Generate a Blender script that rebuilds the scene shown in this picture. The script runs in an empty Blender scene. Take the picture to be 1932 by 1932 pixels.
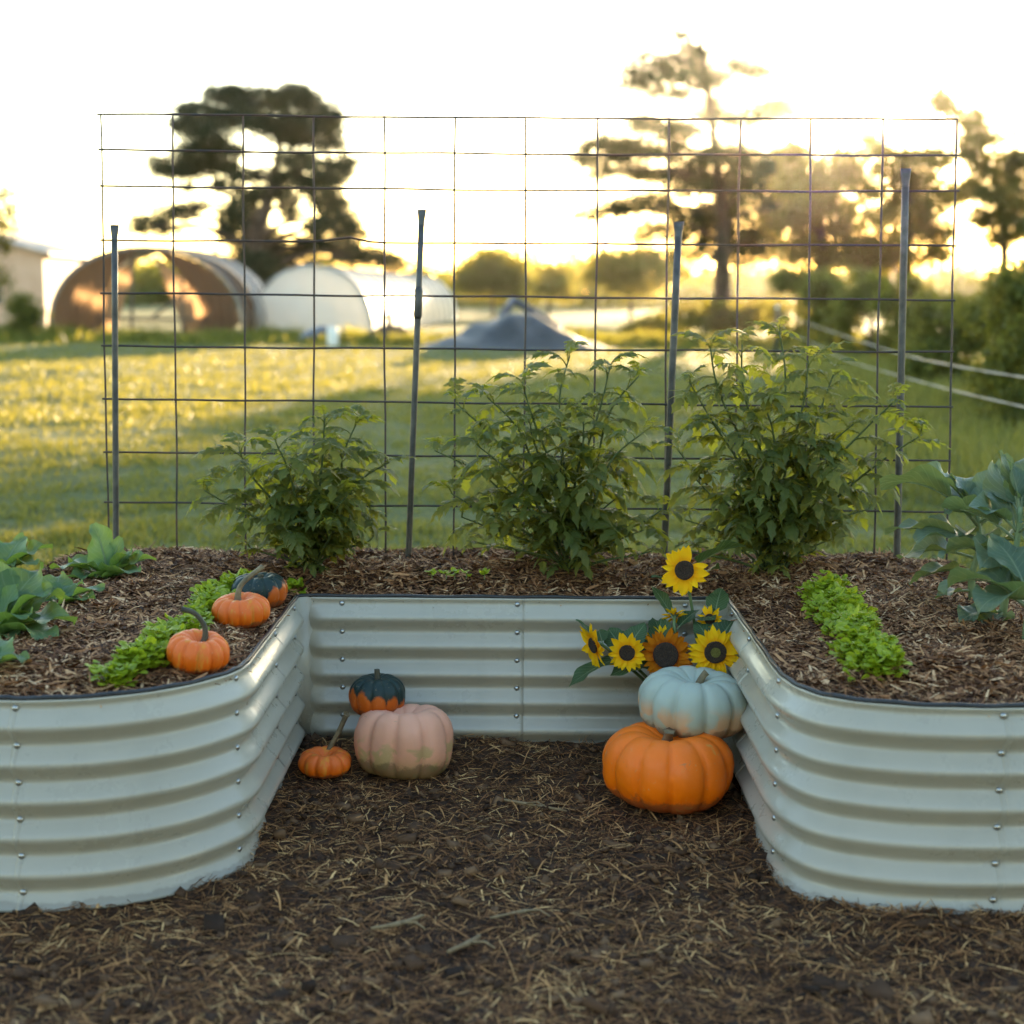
import bpy, bmesh, math, random
import numpy as np
from mathutils import Matrix, Vector
rnd = random.Random(7)
rng = np.random.default_rng(7)
R = math.radians
sc = bpy.context.scene
COL = sc.collection

# ------------------------------------------------------------------ camera
CZ, PITCH, ROLL, FPX = 1.232, R(8.4), R(0.4), 2817.0     # FPX: focal length in 1932-px image units
cd = bpy.data.cameras.new('camera'); cam = bpy.data.objects.new('camera', cd); COL.objects.link(cam)
cd.sensor_fit = 'HORIZONTAL'; cd.sensor_width = 24.0; cd.lens = 24.0 * FPX / 1932
cd.clip_start = 0.05; cd.clip_end = 3000
cd.dof.use_dof = True; cd.dof.focus_distance = 3.75; cd.dof.aperture_fstop = 1.6
_r, _u, _f = Vector((1, 0, 0)), Vector((0, math.sin(PITCH), math.cos(PITCH))), Vector((0, math.cos(PITCH), -math.sin(PITCH)))
_r2 = math.cos(ROLL) * _r + math.sin(ROLL) * _u; _u2 = -math.sin(ROLL) * _r + math.cos(ROLL) * _u
M4 = Matrix((_r2, _u2, -_f)).transposed().to_4x4(); M4.translation = (0, 0, CZ)
cam.matrix_world = M4
sc.camera = cam
def ray(x, y):
    dx, dy = (x - 966) / FPX, (966 - y) / FPX
    return _f + _r2 * dx + _u2 * dy
def atz(x, y, z):
    d = ray(x, y); return d * ((z - CZ) / d.z) + Vector((0, 0, CZ))
def aty(x, y, Y):
    d = ray(x, y); return d * (Y / d.y) + Vector((0, 0, CZ))

# ------------------------------------------------------------------ sky, sun, exposure
sd = ray(1556, 262).normalized()
SUN_EL = math.asin(sd.z); SUN_AZ = math.atan2(sd.x, sd.y)
w = bpy.data.worlds.new('World'); sc.world = w; w.use_nodes = True
nt = w.node_tree; bg = nt.nodes['Background']
sk = nt.nodes.new('ShaderNodeTexSky'); sk.sky_type = 'NISHITA'; sk.sun_disc = False
sk.sun_elevation = SUN_EL; sk.sun_rotation = SUN_AZ
sk.air_density = 1.0; sk.dust_density = 0.35; sk.ozone_density = 1.15; sk.altitude = 0
nt.links.new(sk.outputs[0], bg.inputs[0]); bg.inputs[1].default_value = 0.15
sl = bpy.data.lights.new('sun', 'SUN'); sl.energy = 5.0; sl.angle = R(0.6); sl.color = (1.0, 0.72, 0.40)
sun = bpy.data.objects.new('sun', sl); COL.objects.link(sun)
sun.rotation_euler = sd.to_track_quat('Z', 'Y').to_euler(); sun.location = (8, 40, 12)
sc.view_settings.view_transform = 'Standard'; sc.view_settings.look = 'None'
sc.view_settings.gamma = 1.0; sc.view_settings.use_curve_mapping = False
sc.view_settings.exposure = 2.85
sc.cycles.use_denoising = True
sc.cycles.max_bounces = 8; sc.cycles.transparent_max_bounces = 8; sc.cycles.volume_bounces = 0
sc.cycles.sample_clamp_indirect = 6.0

# ------------------------------------------------------------------ helpers
def mesh_data(name, v, f, mat=None, smooth=False, uv=None):
    me = bpy.data.meshes.new(name)
    v = np.asarray(v, dtype=np.float32).reshape(-1, 3)
    if isinstance(f, np.ndarray) and f.ndim == 2:
        k = f.shape[1]; n = f.shape[0]
        me.vertices.add(len(v)); me.vertices.foreach_set('co', v.ravel())
        me.loops.add(n * k); me.loops.foreach_set('vertex_index', f.astype(np.int32).ravel())
        me.polygons.add(n); me.polygons.foreach_set('loop_start', np.arange(0, n * k, k, dtype=np.int32))
        try: me.polygons.foreach_set('loop_total', np.full(n, k, dtype=np.int32))
        except Exception: pass
        me.update(calc_edges=True)
    else:
        me.from_pydata([tuple(map(float, p)) for p in v], [], [tuple(map(int, q)) for q in f])
    if uv is not None:
        ul = me.uv_layers.new(name='UVMap'); uv = np.asarray(uv, dtype=np.float32)
        li = np.empty(len(me.loops), dtype=np.int32); me.loops.foreach_get('vertex_index', li)
        ul.data.foreach_set('uv', uv[li].ravel())
    if smooth: me.polygons.foreach_set('use_smooth', np.ones(len(me.polygons), dtype=bool))
    if mat: me.materials.append(mat)
    me.validate()
    return me
def link(name, me, parent=None, loc=None, rot=None, scale=None):
    o = bpy.data.objects.new(name, me); COL.objects.link(o)
    if parent: o.parent = parent
    if loc is not None: o.location = loc
    if rot is not None: o.rotation_euler = rot
    if scale is not None: o.scale = scale if hasattr(scale, '__len__') else (scale,) * 3
    return o
def tag(o, label, cat, group=None):
    o['label'] = label; o['category'] = cat
    if group: o['group'] = group
    return o
def kind(o, k, label=None, cat=None):
    o['kind'] = k
    if label: o['label'] = label
    if cat: o['category'] = cat
    return o
def thing(name, label, cat, loc=(0, 0, 0), group=None):
    o = bpy.data.objects.new(name, None); COL.objects.link(o); o.location = loc
    o.empty_display_size = 0.1
    return tag(o, label, cat, group)

class MB:
    def __init__(s): s.v = []; s.f = []; s.uv = []
    def add(s, v, f, uv=None):
        b = len(s.v); s.v += [tuple(p) for p in v]; s.f += [tuple(i + b for i in q) for q in f]
        s.uv += [tuple(p) for p in uv] if uv is not None else [(0.5, 0.5)] * len(v)
    def box(s, c, d, rz=0):
        x, y, z = [q / 2 for q in d]; p = []
        for sx in (-1, 1):
            for sy in (-1, 1):
                for sz in (-1, 1):
                    a, b = sx * x, sy * y
                    p.append((c[0] + a * math.cos(rz) - b * math.sin(rz), c[1] + a * math.sin(rz) + b * math.cos(rz), c[2] + sz * z))
        s.add(p, [(0, 1, 3, 2), (4, 6, 7, 5), (0, 4, 5, 1), (2, 3, 7, 6), (0, 2, 6, 4), (1, 5, 7, 3)])
    def tube(s, pts, rad, n=8, cap=True):
        pts = [Vector(p) for p in pts]; m = len(pts)
        if not hasattr(rad, '__len__'): rad = [rad] * m
        rings = []; ref = None
        for i in range(m):
            t = (pts[min(i + 1, m - 1)] - pts[max(i - 1, 0)]).normalized()
            if ref is None: ref = t.orthogonal().normalized()
            ref = (ref - t * ref.dot(t)); ref = ref.normalized() if ref.length > 1e-6 else t.orthogonal().normalized()
            b = t.cross(ref)
            rings.append([pts[i] + (ref * math.cos(a) + b * math.sin(a)) * rad[i] for a in [2 * math.pi * k / n for k in range(n)]])
        v = [p for r_ in rings for p in r_]; f = []
        for i in range(m - 1):
            for k in range(n):
                f.append((i * n + k, i * n + (k + 1) % n, (i + 1) * n + (k + 1) % n, (i + 1) * n + k))
        if cap: f.append(tuple(reversed(range(n)))); f.append(tuple(range((m - 1) * n, m * n)))
        s.add(v, f)
    def mesh(s, name, mat, smooth=False): return mesh_data(name, s.v, s.f, mat, smooth, s.uv)
    def obj(s, name, mat, parent=None, smooth=False, **k): return link(name, s.mesh(name, mat, smooth), parent, **k)

def rand_rot(n, tilt=None):
    """random rotation matrices; tilt limits the lean of local Z away from up"""
    if tilt is None:
        q = rng.normal(size=(n, 4)); q /= np.linalg.norm(q, axis=1, keepdims=True)
        a, b, c, d = q.T
        return np.stack([1 - 2 * (c * c + d * d), 2 * (b * c - a * d), 2 * (b * d + a * c), 2 * (b * c + a * d), 1 - 2 * (b * b + d * d), 2 * (c * d - a * b), 2 * (b * d - a * c), 2 * (c * d + a * b), 1 - 2 * (b * b + c * c)], 1).reshape(n, 3, 3)
    az = rng.uniform(0, 2 * np.pi, n); tx = rng.normal(0, tilt, n); ty = rng.normal(0, tilt, n)
    def mat(a, ax):
        m = np.zeros((n, 3, 3)); c, s_ = np.cos(a), np.sin(a); i, j, k = {'x': (1, 2, 0), 'y': (2, 0, 1), 'z': (0, 1, 2)}[ax]
        m[:, i, i] = c; m[:, j, j] = c; m[:, i, j] = -s_; m[:, j, i] = s_; m[:, k, k] = 1; return m
    return mat(tx, 'x') @ mat(ty, 'y') @ mat(az, 'z')
def bake(name, tmpl, pos, rot, scl, mat, parent=None, smooth=False):
    """tmpl: list of (verts, faces[n,k]) variants with equal k; pieces spread evenly over the variants"""
    n = len(pos); pick = rng.integers(0, len(tmpl), n); V = []; F = []; base = 0
    scl = np.asarray(scl); scl = np.repeat(scl[:, None], 3, 1) if scl.ndim == 1 else scl
    for t, (tv, tf) in enumerate(tmpl):
        ids = np.where(pick == t)[0]
        if not len(ids): continue
        tv = np.asarray(tv, float); tf = np.asarray(tf)
        vv = np.einsum('nij,nkj->nki', rot[ids], tv[None] * scl[ids][:, None, :]) + pos[ids][:, None, :]
        ff = tf[None] + (np.arange(len(ids)) * len(tv))[:, None, None] + base
        V.append(vv.reshape(-1, 3)); F.append(ff.reshape(-1, tf.shape[1])); base += len(ids) * len(tv)
    me = mesh_data(name, np.concatenate(V), np.concatenate(F), mat, smooth)
    return link(name, me, parent)

_P = rng.uniform(0, 6.28, (16, 2)); _D = rng.normal(size=(16, 2)); _D /= np.linalg.norm(_D, axis=1)[:, None]
def bumps(x, y, scale, octs=6):
    """cheap smooth pseudo noise, about -1..1"""
    s = 0
    for i in range(octs):
        k = scale * (1 + 0.37 * i); s = s + np.sin(k * (_D[i, 0] * x + _D[i, 1] * y) + _P[i, 0]) * np.sin(k * 0.8 * (-_D[i, 1] * x + _D[i, 0] * y) + _P[i, 1])
    return s / octs * 1.6

# ------------------------------------------------------------------ materials
def new_mat(name):
    m = bpy.data.materials.new(name); m.use_nodes = True
    return m, m.node_tree, m.node_tree.nodes['Principled BSDF']
def ramp(nt, fac, cols):
    r_ = nt.nodes.new('ShaderNodeValToRGB'); e = r_.color_ramp.elements
    while len(e) < len(cols): e.new(0.5)
    for i, (p, c) in enumerate(cols): e[i].position = p; e[i].color = (*c, 1)
    nt.links.new(fac, r_.inputs[0]); return r_.outputs[0]
def noise(nt, scale, detail=4, rough=0.55, coord='Object', dist=0, vec=None):
    if vec is None:
        tc = nt.nodes.new('ShaderNodeTexCoord'); vec = tc.outputs[coord]
    n = nt.nodes.new('ShaderNodeTexNoise'); n.inputs['Scale'].default_value = scale; n.inputs['Detail'].default_value = detail
    n.inputs['Roughness'].default_value = rough; n.inputs['Distortion'].default_value = dist
    nt.links.new(vec, n.inputs['Vector']); return n.outputs[0]
def bump(nt, b, h, strength=0.3, dist=0.01):
    n = nt.nodes.new('ShaderNodeBump'); n.inputs['Strength'].default_value = strength; n.inputs['Distance'].default_value = dist
    nt.links.new(h, n.inputs['Height']); nt.links.new(n.outputs[0], b.inputs['Normal'])
def mixc(nt, fac, a, b, mode='MIX'):
    m = nt.nodes.new('ShaderNodeMix'); m.data_type = 'RGBA'; m.blend_type = mode
    for s_, v in ((m.inputs[0], fac), (m.inputs[6], a), (m.inputs[7], b)):
        if isinstance(v, (int, float)): s_.default_value = v
        elif isinstance(v, tuple): s_.default_value = (*v, 1)
        else: nt.links.new(v, s_)
    return m.outputs[2]
def noisy(name, cols, scale=8, rough=0.8, bmp=0.0, bscale=None, bdist=0.01, metal=0, spec=0.5):
    m, nt, b = new_mat(name)
    nt.links.new(ramp(nt, noise(nt, scale), cols), b.inputs['Base Color'])
    b.inputs['Roughness'].default_value = rough; b.inputs['Metallic'].default_value = metal; b.inputs['Specular IOR Level'].default_value = spec
    if bmp: bump(nt, b, noise(nt, bscale or scale * 4), bmp, bdist)
    return m
def island(nt):
    return nt.nodes.new('ShaderNodeNewGeometry').outputs['Random Per Island']
def leafy(name, cols, trans=0.35, tcol=None, rough=0.5, spec=0.3, src='island', nscale=30, veins=False):
    """leaf: diffuse/gloss front plus light that passes through the blade"""
    m, nt, b = new_mat(name)
    fac = island(nt) if src == 'island' else (nt.nodes.new('ShaderNodeObjectInfo').outputs['Random'] if src == 'object' else noise(nt, nscale))
    if src != 'noise':
        mm = nt.nodes.new('ShaderNodeMath'); mm.operation = 'MULTIPLY_ADD'; mm.inputs[1].default_value = 0.35; 
        nt.links.new(noise(nt, nscale), mm.inputs[0]); m2 = nt.nodes.new('ShaderNodeMath'); m2.operation = 'MULTIPLY'; m2.inputs[1].default_value = 0.65
        nt.links.new(fac, m2.inputs[0]); nt.links.new(m2.outputs[0], mm.inputs[2]); fac = mm.outputs[0]
    c = ramp(nt, fac, cols)
    if veins:
        uv = nt.nodes.new('ShaderNodeUVMap').outputs[0]; sep = nt.nodes.new('ShaderNodeSeparateXYZ'); nt.links.new(uv, sep.inputs[0])
        def math_(op, a, b_=None, cl=False):
            q = nt.nodes.new('ShaderNodeMath'); q.operation = op; q.use_clamp = cl
            for i, v in enumerate((a, b_)):
                if v is None: continue
                if isinstance(v, (int, float)): q.inputs[i].default_value = v
                else: nt.links.new(v, q.inputs[i])
            return q.outputs[0]
        ax = math_('ABSOLUTE', math_('SUBTRACT', sep.outputs[0], 0.5))
        mid = math_('SUBTRACT', 1.0, math_('MULTIPLY', ax, 28.0), True)
        sv = math_('FRACT', math_('MULTIPLY', math_('SUBTRACT', sep.outputs[1], math_('MULTIPLY', ax, 0.55)), 9.0))
        side = math_('MULTIPLY', math_('SUBTRACT', 1.0, math_('MULTIPLY', math_('ABSOLUTE', math_('SUBTRACT', sv, 0.5)), 9.0), True), 0.45)
        vv = math_('MAXIMUM', mid, side)
        c = mixc(nt, math_('MULTIPLY', vv, 0.6), c, (0.34, 0.40, 0.22))
        bump(nt, b, vv, 0.35, 0.003)
    nt.links.new(c, b.inputs['Base Color']); b.inputs['Roughness'].default_value = rough; b.inputs['Specular IOR Level'].default_value = spec
    t = nt.nodes.new('ShaderNodeBsdfTranslucent')
    if tcol: nt.links.new(mixc(nt, 0.75, c, tcol), t.inputs[0])
    else: nt.links.new(c, t.inputs[0])
    ms = nt.nodes.new('ShaderNodeMixShader'); ms.inputs[0].default_value = trans
    nt.links.new(b.outputs[0], ms.inputs[1]); nt.links.new(t.outputs[0], ms.inputs[2])
    nt.links.new(ms.outputs[0], nt.nodes['Material Output'].inputs[0])
    return m

M = {}
m, nt_, b_ = new_mat('painted_steel'); M['steel'] = m
nt_.links.new(ramp(nt_, noise(nt_, 3.0), [(0.3, (0.405, 0.365, 0.288)), (0.7, (0.445, 0.402, 0.322))]), b_.inputs['Base Color'])
b_.inputs['Coat Weight'].default_value = 0.35; b_.inputs['Coat Roughness'].default_value = 0.12
_tc = nt_.nodes.new('ShaderNodeTexCoord'); _sp = nt_.nodes.new('ShaderNodeSeparateXYZ'); nt_.links.new(_tc.outputs['Object'], _sp.inputs[0])
_mm = nt_.nodes.new('ShaderNodeMath'); _mm.operation = 'MULTIPLY_ADD'; _mm.inputs[1].default_value = -0.028; nt_.links.new(noise(nt_, 26, 6, 0.7), _mm.inputs[0]); nt_.links.new(_sp.outputs[2], _mm.inputs[2])
_mud = ramp(nt_, _mm.outputs[0], [(0.0, (0.35,) * 3), (0.002, (0.08,) * 3), (0.006, (0, 0, 0))])
_mp = nt_.nodes.new('ShaderNodeMapping'); _mp.inputs['Scale'].default_value = (11, 11, 2.5); nt_.links.new(_tc.outputs['Object'], _mp.inputs[0])
_wat = ramp(nt_, noise(nt_, 1.0, 5, 0.65, vec=_mp.outputs[0]), [(0.50, (0, 0, 0)), (0.85, (0.25,) * 3)])
_spk = ramp(nt_, noise(nt_, 240, 2), [(0.72, (0, 0, 0)), (0.80, (0.22,) * 3)])
_bc = b_.inputs['Base Color'].links[0].from_socket
_bc = mixc(nt_, _wat, _bc, (0.235, 0.215, 0.17)); _bc = mixc(nt_, _spk, _bc, (0.15, 0.115, 0.075)); _bc = mixc(nt_, _mud, _bc, (0.075, 0.048, 0.03))
nt_.links.new(_bc, b_.inputs['Base Color'])
nt_.links.new(ramp(nt_, noise(nt_, 9, 5, 0.7), [(0.35, (0.24,) * 3), (0.7, (0.42,) * 3)]), b_.inputs['Roughness'])
bump(nt_, b_, noise(nt_, 11, 3), 0.14, 0.006)
M['rubber'] = noisy('black_rubber', [(0.3, (0.012, 0.012, 0.014)), (0.7, (0.025, 0.025, 0.027))], 60, 0.38)
M['bolt'] = noisy('bolt_metal', [(0.3, (0.34, 0.35, 0.36)), (0.7, (0.5, 0.5, 0.5))], 90, 0.28, metal=1.0)
M['wire'] = noisy('rusty_wire', [(0.35, (0.045, 0.042, 0.045)), (0.6, (0.085, 0.055, 0.042)), (0.8, (0.12, 0.07, 0.045))], 25, 0.6, 0.3, 200, 0.002, metal=0.3)
M['stake'] = noisy('galvanised_steel', [(0.3, (0.065, 0.063, 0.062)), (0.7, (0.125, 0.12, 0.112))], 30, 0.5, 0.15, 120, 0.002, metal=0.6)
M['soil'] = noisy('dark_soil', [(0.3, (0.025, 0.011, 0.005)), (0.7, (0.075, 0.033, 0.015))], 40, 0.95, 0.8, 90, 0.01)
def scatter_mat(name, cols, rough=0.8, trans=0):
    if trans: return leafy(name, cols, trans, rough=rough)
    m, nt, b = new_mat(name)
    q1 = nt.nodes.new('ShaderNodeMath'); q1.operation = 'MULTIPLY_ADD'; q1.inputs[1].default_value = 0.9; q1.inputs[2].default_value = -0.45; nt.links.new(noise(nt, 3.2, 6, 0.7), q1.inputs[0])
    q2 = nt.nodes.new('ShaderNodeMath'); q2.operation = 'ADD'; q2.use_clamp = True; nt.links.new(q1.outputs[0], q2.inputs[0]); nt.links.new(island(nt), q2.inputs[1])
    nt.links.new(ramp(nt, q2.outputs[0], cols), b.inputs['Base Color']); b.inputs['Roughness'].default_value = rough
    b.inputs['Specular IOR Level'].default_value = 0.25
    return m
M['straw'] = scatter_mat('pine_straw', [(0.0, (0.022, 0.009, 0.004)), (0.40, (0.115, 0.046, 0.017)), (0.70, (0.28, 0.122, 0.044)), (0.90, (0.52, 0.26, 0.095)), (1.0, (0.74, 0.45, 0.19))])
M['crumb'] = scatter_mat('bark_crumbs', [(0.0, (0.025, 0.012, 0.006)), (0.6, (0.09, 0.045, 0.022)), (1.0, (0.20, 0.11, 0.055))])
M['chips'] = scatter_mat('wood_chips', [(0.0, (0.04, 0.016, 0.008)), (0.35, (0.16, 0.066, 0.028)), (0.65, (0.35, 0.16, 0.068)), (0.88, (0.56, 0.30, 0.14)), (1.0, (0.74, 0.49, 0.28))])
M['twig'] = noisy('dry_twig', [(0.3, (0.17, 0.11, 0.055)), (0.7, (0.30, 0.21, 0.11))], 50, 0.8, 0.3, 150, 0.003)
M['bark'] = noisy('bark', [(0.3, (0.035, 0.025, 0.018)), (0.7, (0.085, 0.06, 0.04))], 6, 0.9, 0.6, 20, 0.05)

# ------------------------------------------------------------------ ground
BED = []          # plan of the wall, outside on the right hand of the travel direction
def arc(cx, cy, r_, a0, a1, n): return [(cx + r_ * math.cos(R(a0 + (a1 - a0) * i / n)), cy + r_ * math.sin(R(a0 + (a1 - a0) * i / n))) for i in range(n + 1)]
def crom(p, sub=8):
    out = []
    for i in range(len(p) - 1):
        p0, p1, p2, p3 = p[max(i - 1, 0)], p[i], p[i + 1], p[min(i + 2, len(p) - 1)]
        for k in range(sub):
            t = k / sub
            out.append(tuple(0.5 * (2 * p1[j] + (p2[j] - p0[j]) * t + (2 * p0[j] - 5 * p1[j] + 4 * p2[j] - p3[j]) * t * t + (3 * p1[j] - p0[j] - 3 * p2[j] + p3[j]) * t ** 3) for j in range(len(p1))))
    return out + [p[-1]]
LX, RX, BY = -0.566, 0.572, 3.872
front_left = crom([(-0.985, 2.853), (-0.902, 2.858), (-0.805, 2.883), (-0.711, 2.935), (-0.65, 2.992), (-0.602, 3.06), (-0.583, 3.105), (-0.574, 3.16)], 6)
front_right = crom([(0.572, 3.14), (0.577, 3.07), (0.592, 3.00), (0.622, 2.94), (0.674, 2.897), (0.771, 2.862), (0.87, 2.849), (0.968, 2.848)], 6)
PANELS = [  # plan polyline, fade at start, fade at end
    (arc(-0.985, 3.253, 0.40, 180, 270, 16), 0, 0), (front_left + [(-0.570, 3.50)], 0, 0), ([(-0.570, 3.50), (LX, BY - 0.012)], 0, 1),
    ([(LX + 0.012, BY), (0.02, BY)], 1, 0), ([(0.02, BY), (RX - 0.012, BY)], 0, 1),
    ([(RX, BY - 0.012), (0.573, 3.50)], 1, 0), ([(0.573, 3.50)] + front_right, 0, 0),
    (arc(0.968, 3.248, 0.40, 270, 360, 16), 0, 0), ([(1.368, 3.248), (1.368, 4.02)], 0, 0), (arc(0.968, 4.02, 0.40, 0, 90, 16), 0, 0),
    ([(0.968, 4.42), (0.0, 4.42)], 0, 0), ([(0.0, 4.42), (-0.985, 4.42)], 0, 0), (arc(-0.985, 4.02, 0.40, 90, 180, 16), 0, 0), ([(-1.385, 4.02), (-1.385, 3.253)], 0, 0)]
for p, *_ in PANELS: BED += p
BEDA = np.array(BED)
def in_bed(x, y):
    x = np.asarray(x); y = np.asarray(y); ins = np.zeros(x.shape, bool); n = len(BEDA)
    for i in range(n):
        x0, y0 = BEDA[i]; x1, y1 = BEDA[(i + 1) % n]
        if y0 == y1: continue
        c = ((y0 > y) != (y1 > y)) & (x < (x1 - x0) * (y - y0) / (y1 - y0) + x0); ins ^= c
    return ins
def bed_dist(x, y):
    x = np.asarray(x, float); y = np.asarray(y, float); d = np.full(x.shape, 9.0); n = len(BEDA)
    for i in range(n):
        a = BEDA[i]; b = BEDA[(i + 1) % n]; ab = b - a; L = (ab ** 2).sum()
        if L < 1e-9: continue
        t = np.clip(((x - a[0]) * ab[0] + (y - a[1]) * ab[1]) / L, 0, 1)
        d = np.minimum(d, np.hypot(x - a[0] - t * ab[0], y - a[1] - t * ab[1]))
    return d
def bed_z(x, y):
    x = np.asarray(x, float); y = np.asarray(y, float); back = np.clip((y - 3.95) / 0.2, 0, 1)
    d = np.clip(bed_dist(x, y) / (0.26 - 0.17 * back), 0, 1); s = d * d * (3 - 2 * d) * (1 + 0.16 * back)
    return 0.414 + 0.045 * s + 0.014 * bumps(x, y, 9) * s + 0.006 * bumps(x, y, 30) * np.clip(d * 3, 0, 1)
def mulch_z(x, y):
    x = np.asarray(x, float); y = np.asarray(y, float)
    d = bed_dist(x, y)
    rise = 0.042 * np.clip((y - 2.95) / 0.8, 0, 1) + 0.022 * np.exp(-(d / 0.06) ** 2) * (0.15 + 0.7 * bumps(x, y, 9)) + 0.026 * np.exp(-((x - 0.80) / 0.16) ** 2 - ((y - 2.80) / 0.12) ** 2)
    return -0.004 + rise + 0.014 * bumps(x, y, 5) * np.clip(d / 0.2, 0.2, 1) + 0.008 * bumps(x, y, 21) + 0.005 * bumps(x, y, 60)

m, nt_, b_ = new_mat('lawn_soil'); M['lawn'] = m
cA = ramp(nt_, noise(nt_, 0.35, 6), [(0.35, (0.075, 0.10, 0.03)), (0.5, (0.125, 0.135, 0.045)), (0.65, (0.19, 0.165, 0.065))])
cB = ramp(nt_, noise(nt_, 4.0, 5), [(0.3, (0.045, 0.05, 0.018)), (0.7, (0.15, 0.16, 0.05))])
nt_.links.new(mixc(nt_, 0.45, cA, cB), b_.inputs['Base Color']); b_.inputs['Roughness'].default_value = 0.9; b_.inputs['Specular IOR Level'].default_value = 0.1
bump(nt_, b_, noise(nt_, 9, 6), 0.8, 0.06)
def lawn_z(x, y):
    return 0.05 * bumps(x, y, 0.5) + 0.02 * bumps(x, y, 1.7) - 0.02
gx = np.concatenate([[-900, -300, -120, -60], np.linspace(-30, 30, 81), [60, 120, 300, 900]])
gy = np.concatenate([[-300, -60, -15, 0, 2.0, 4.0], np.linspace(5.0, 60, 90), [80, 120, 250, 600, 1500]])
GX, GY = np.meshgrid(gx, gy); near = (np.abs(GX) < 31) & (GY > 6) & (GY < 61)
GZ = np.where(near, lawn_z(GX, GY), -0.03)
def grid_faces(ny, nx):
    i = np.arange(ny - 1)[:, None] * nx + np.arange(nx - 1)[None]
    return np.stack([i, i + 1, i + nx + 1, i + nx], -1).reshape(-1, 4)
g = link('lawn', mesh_data('lawn', np.stack([GX, GY, GZ], -1).reshape(-1, 3), grid_faces(*GX.shape), M['lawn'], True)); kind(g, 'structure')

mx = np.linspace(-3.2, 3.2, 290); my = np.linspace(0.6, 3.97, 160); MX, MY = np.meshgrid(mx, my)
MZ = mulch_z(MX, MY)
mulch = link('mulched_path', mesh_data('mulched_path', np.stack([MX, MY, MZ], -1).reshape(-1, 3), grid_faces(*MX.shape), M['soil'], True)); kind(mulch, 'structure')

def strip(n, bend, width, taper=0.4, thick=0.0):
    """flat bent strip of unit length along X"""
    v = []
    for i in range(n + 1):
        t = i / n - 0.5; wd = width * (1 - taper * abs(2 * t) ** 2); z = bend * (0.25 - t * t); y = bend * 0.7 * math.sin(3 * t)
        v += [(t, y - wd / 2, z), (t, y + wd / 2, z + thick)]
    return v, [(2 * i, 2 * i + 2, 2 * i + 3, 2 * i + 1) for i in range(n)]
def spread(n, x0, x1, y0, y1): return rng.uniform(x0, x1, n), rng.uniform(y0, y1, n)

# loose straw over the path
x, y = spread(94000, -1.5, 1.5, 1.9, 3.87); ok = ~in_bed(x, y) & (bed_dist(x, y) > 0.012); x, y = x[ok], y[ok]
L = rng.gamma(2.2, 0.0125, len(x)) + 0.008
pos = np.stack([x, y, mulch_z(x, y) + rng.uniform(0.0, 0.010, len(x))], 1)
st = bake('loose_straw', [strip(3, 0.10, 1), strip(3, 0.35, 1), strip(3, -0.2, 1), strip(3, 0.02, 1)], pos, rand_rot(len(x), 0.16), np.stack([L, rng.gamma(2.4, 0.0006, len(x)) + 0.0006, L], 1), M['straw'])
kind(st, 'stuff', 'loose brown pine straw covering the path in front of the bed', 'straw')
x, y = spread(16000, -3.2, 3.2, 0.7, 3.9); ok = ~in_bed(x, y) & (bed_dist(x, y) > 0.012) & ((np.abs(x) > 1.45) | (y < 1.95)); x, y = x[ok], y[ok]
L = rng.gamma(3.0, 0.016, len(x)) + 0.015
st = bake('outlying_straw', [strip(3, 0.10, 1), strip(3, 0.3, 1)], np.stack([x, y, mulch_z(x, y) + 0.004], 1), rand_rot(len(x), 0.16), np.stack([L, rng.uniform(0.002, 0.005, len(x)), L], 1), M['straw'])
kind(st, 'stuff', 'sparser pine straw on the ground beyond the bed corners', 'straw')

# coarser bark lumps and crumbs mixed into the straw
def lump(seed):
    r2 = random.Random(seed); v = [(r2.uniform(0.7, 1.1) * a * 0.5, r2.uniform(0.6, 1.1) * b * 0.34, r2.uniform(0.6, 1.1) * c * 0.2) for a in (-1, 1) for b in (-1, 1) for c in (-1, 1)]
    return v, [(0, 1, 3, 2), (4, 6, 7, 5), (0, 4, 5, 1), (2, 3, 7, 6), (0, 2, 6, 4), (1, 5, 7, 3)]
x, y = spread(9000, -1.5, 1.5, 1.9, 3.87); ok = ~in_bed(x, y) & (bed_dist(x, y) > 0.02) & (rng.random(len(x)) < 0.5 + 0.6 * bumps(x, y, 5)); x, y = x[ok], y[ok]
L = rng.gamma(2.2, 0.0055, len(x)) + 0.004
st = bake('bark_lumps', [lump(k) for k in range(6)], np.stack([x, y, mulch_z(x, y) + 0.004], 1), rand_rot(len(x), 0.4), L, M['crumb'])
kind(st, 'stuff', 'dark bark crumbs and lumps lying among the straw of the path', 'bark')

# a few twigs one can pick out
def twig(pts, rad, label):
    o = thing('twig', label, 'twig', group='dry twigs lying on the path'); P0 = [atz(px, py, 0.02) for px, py in pts]
    o.location = P0[0]; mb = MB()
    P = crom([tuple(Vector((p.x, p.y, float(mulch_z(p.x, p.y)) + 0.010 + rad)) - P0[0]) for p in P0], 4)
    mb.tube(P, [rad * (0.6 + 0.4 * math.sin(math.pi * i / (len(P) - 1))) * (1 + 0.15 * math.sin(i * 2.1)) for i in range(len(P))], 6); mb.obj('shaft', M['twig'], o, True)
    q = P[len(P) // 2]; mb = MB(); mb.tube([q, (q[0] + 0.03, q[1] - 0.012, q[2] + 0.008), (q[0] + 0.05, q[1] - 0.03, q[2] + 0.003)], [rad * 0.6, rad * 0.45, rad * 0.3], 5); mb.obj('side_shoot', M['twig'], o, True)
twig([(945, 1521), (990, 1527), (1070, 1532)], 0.004, 'thin pale twig lying nearly level left of the big orange pumpkin')
twig([(700, 1745), (755, 1733), (800, 1712)], 0.005, 'tan twig on the path below the peach pumpkin')
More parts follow.
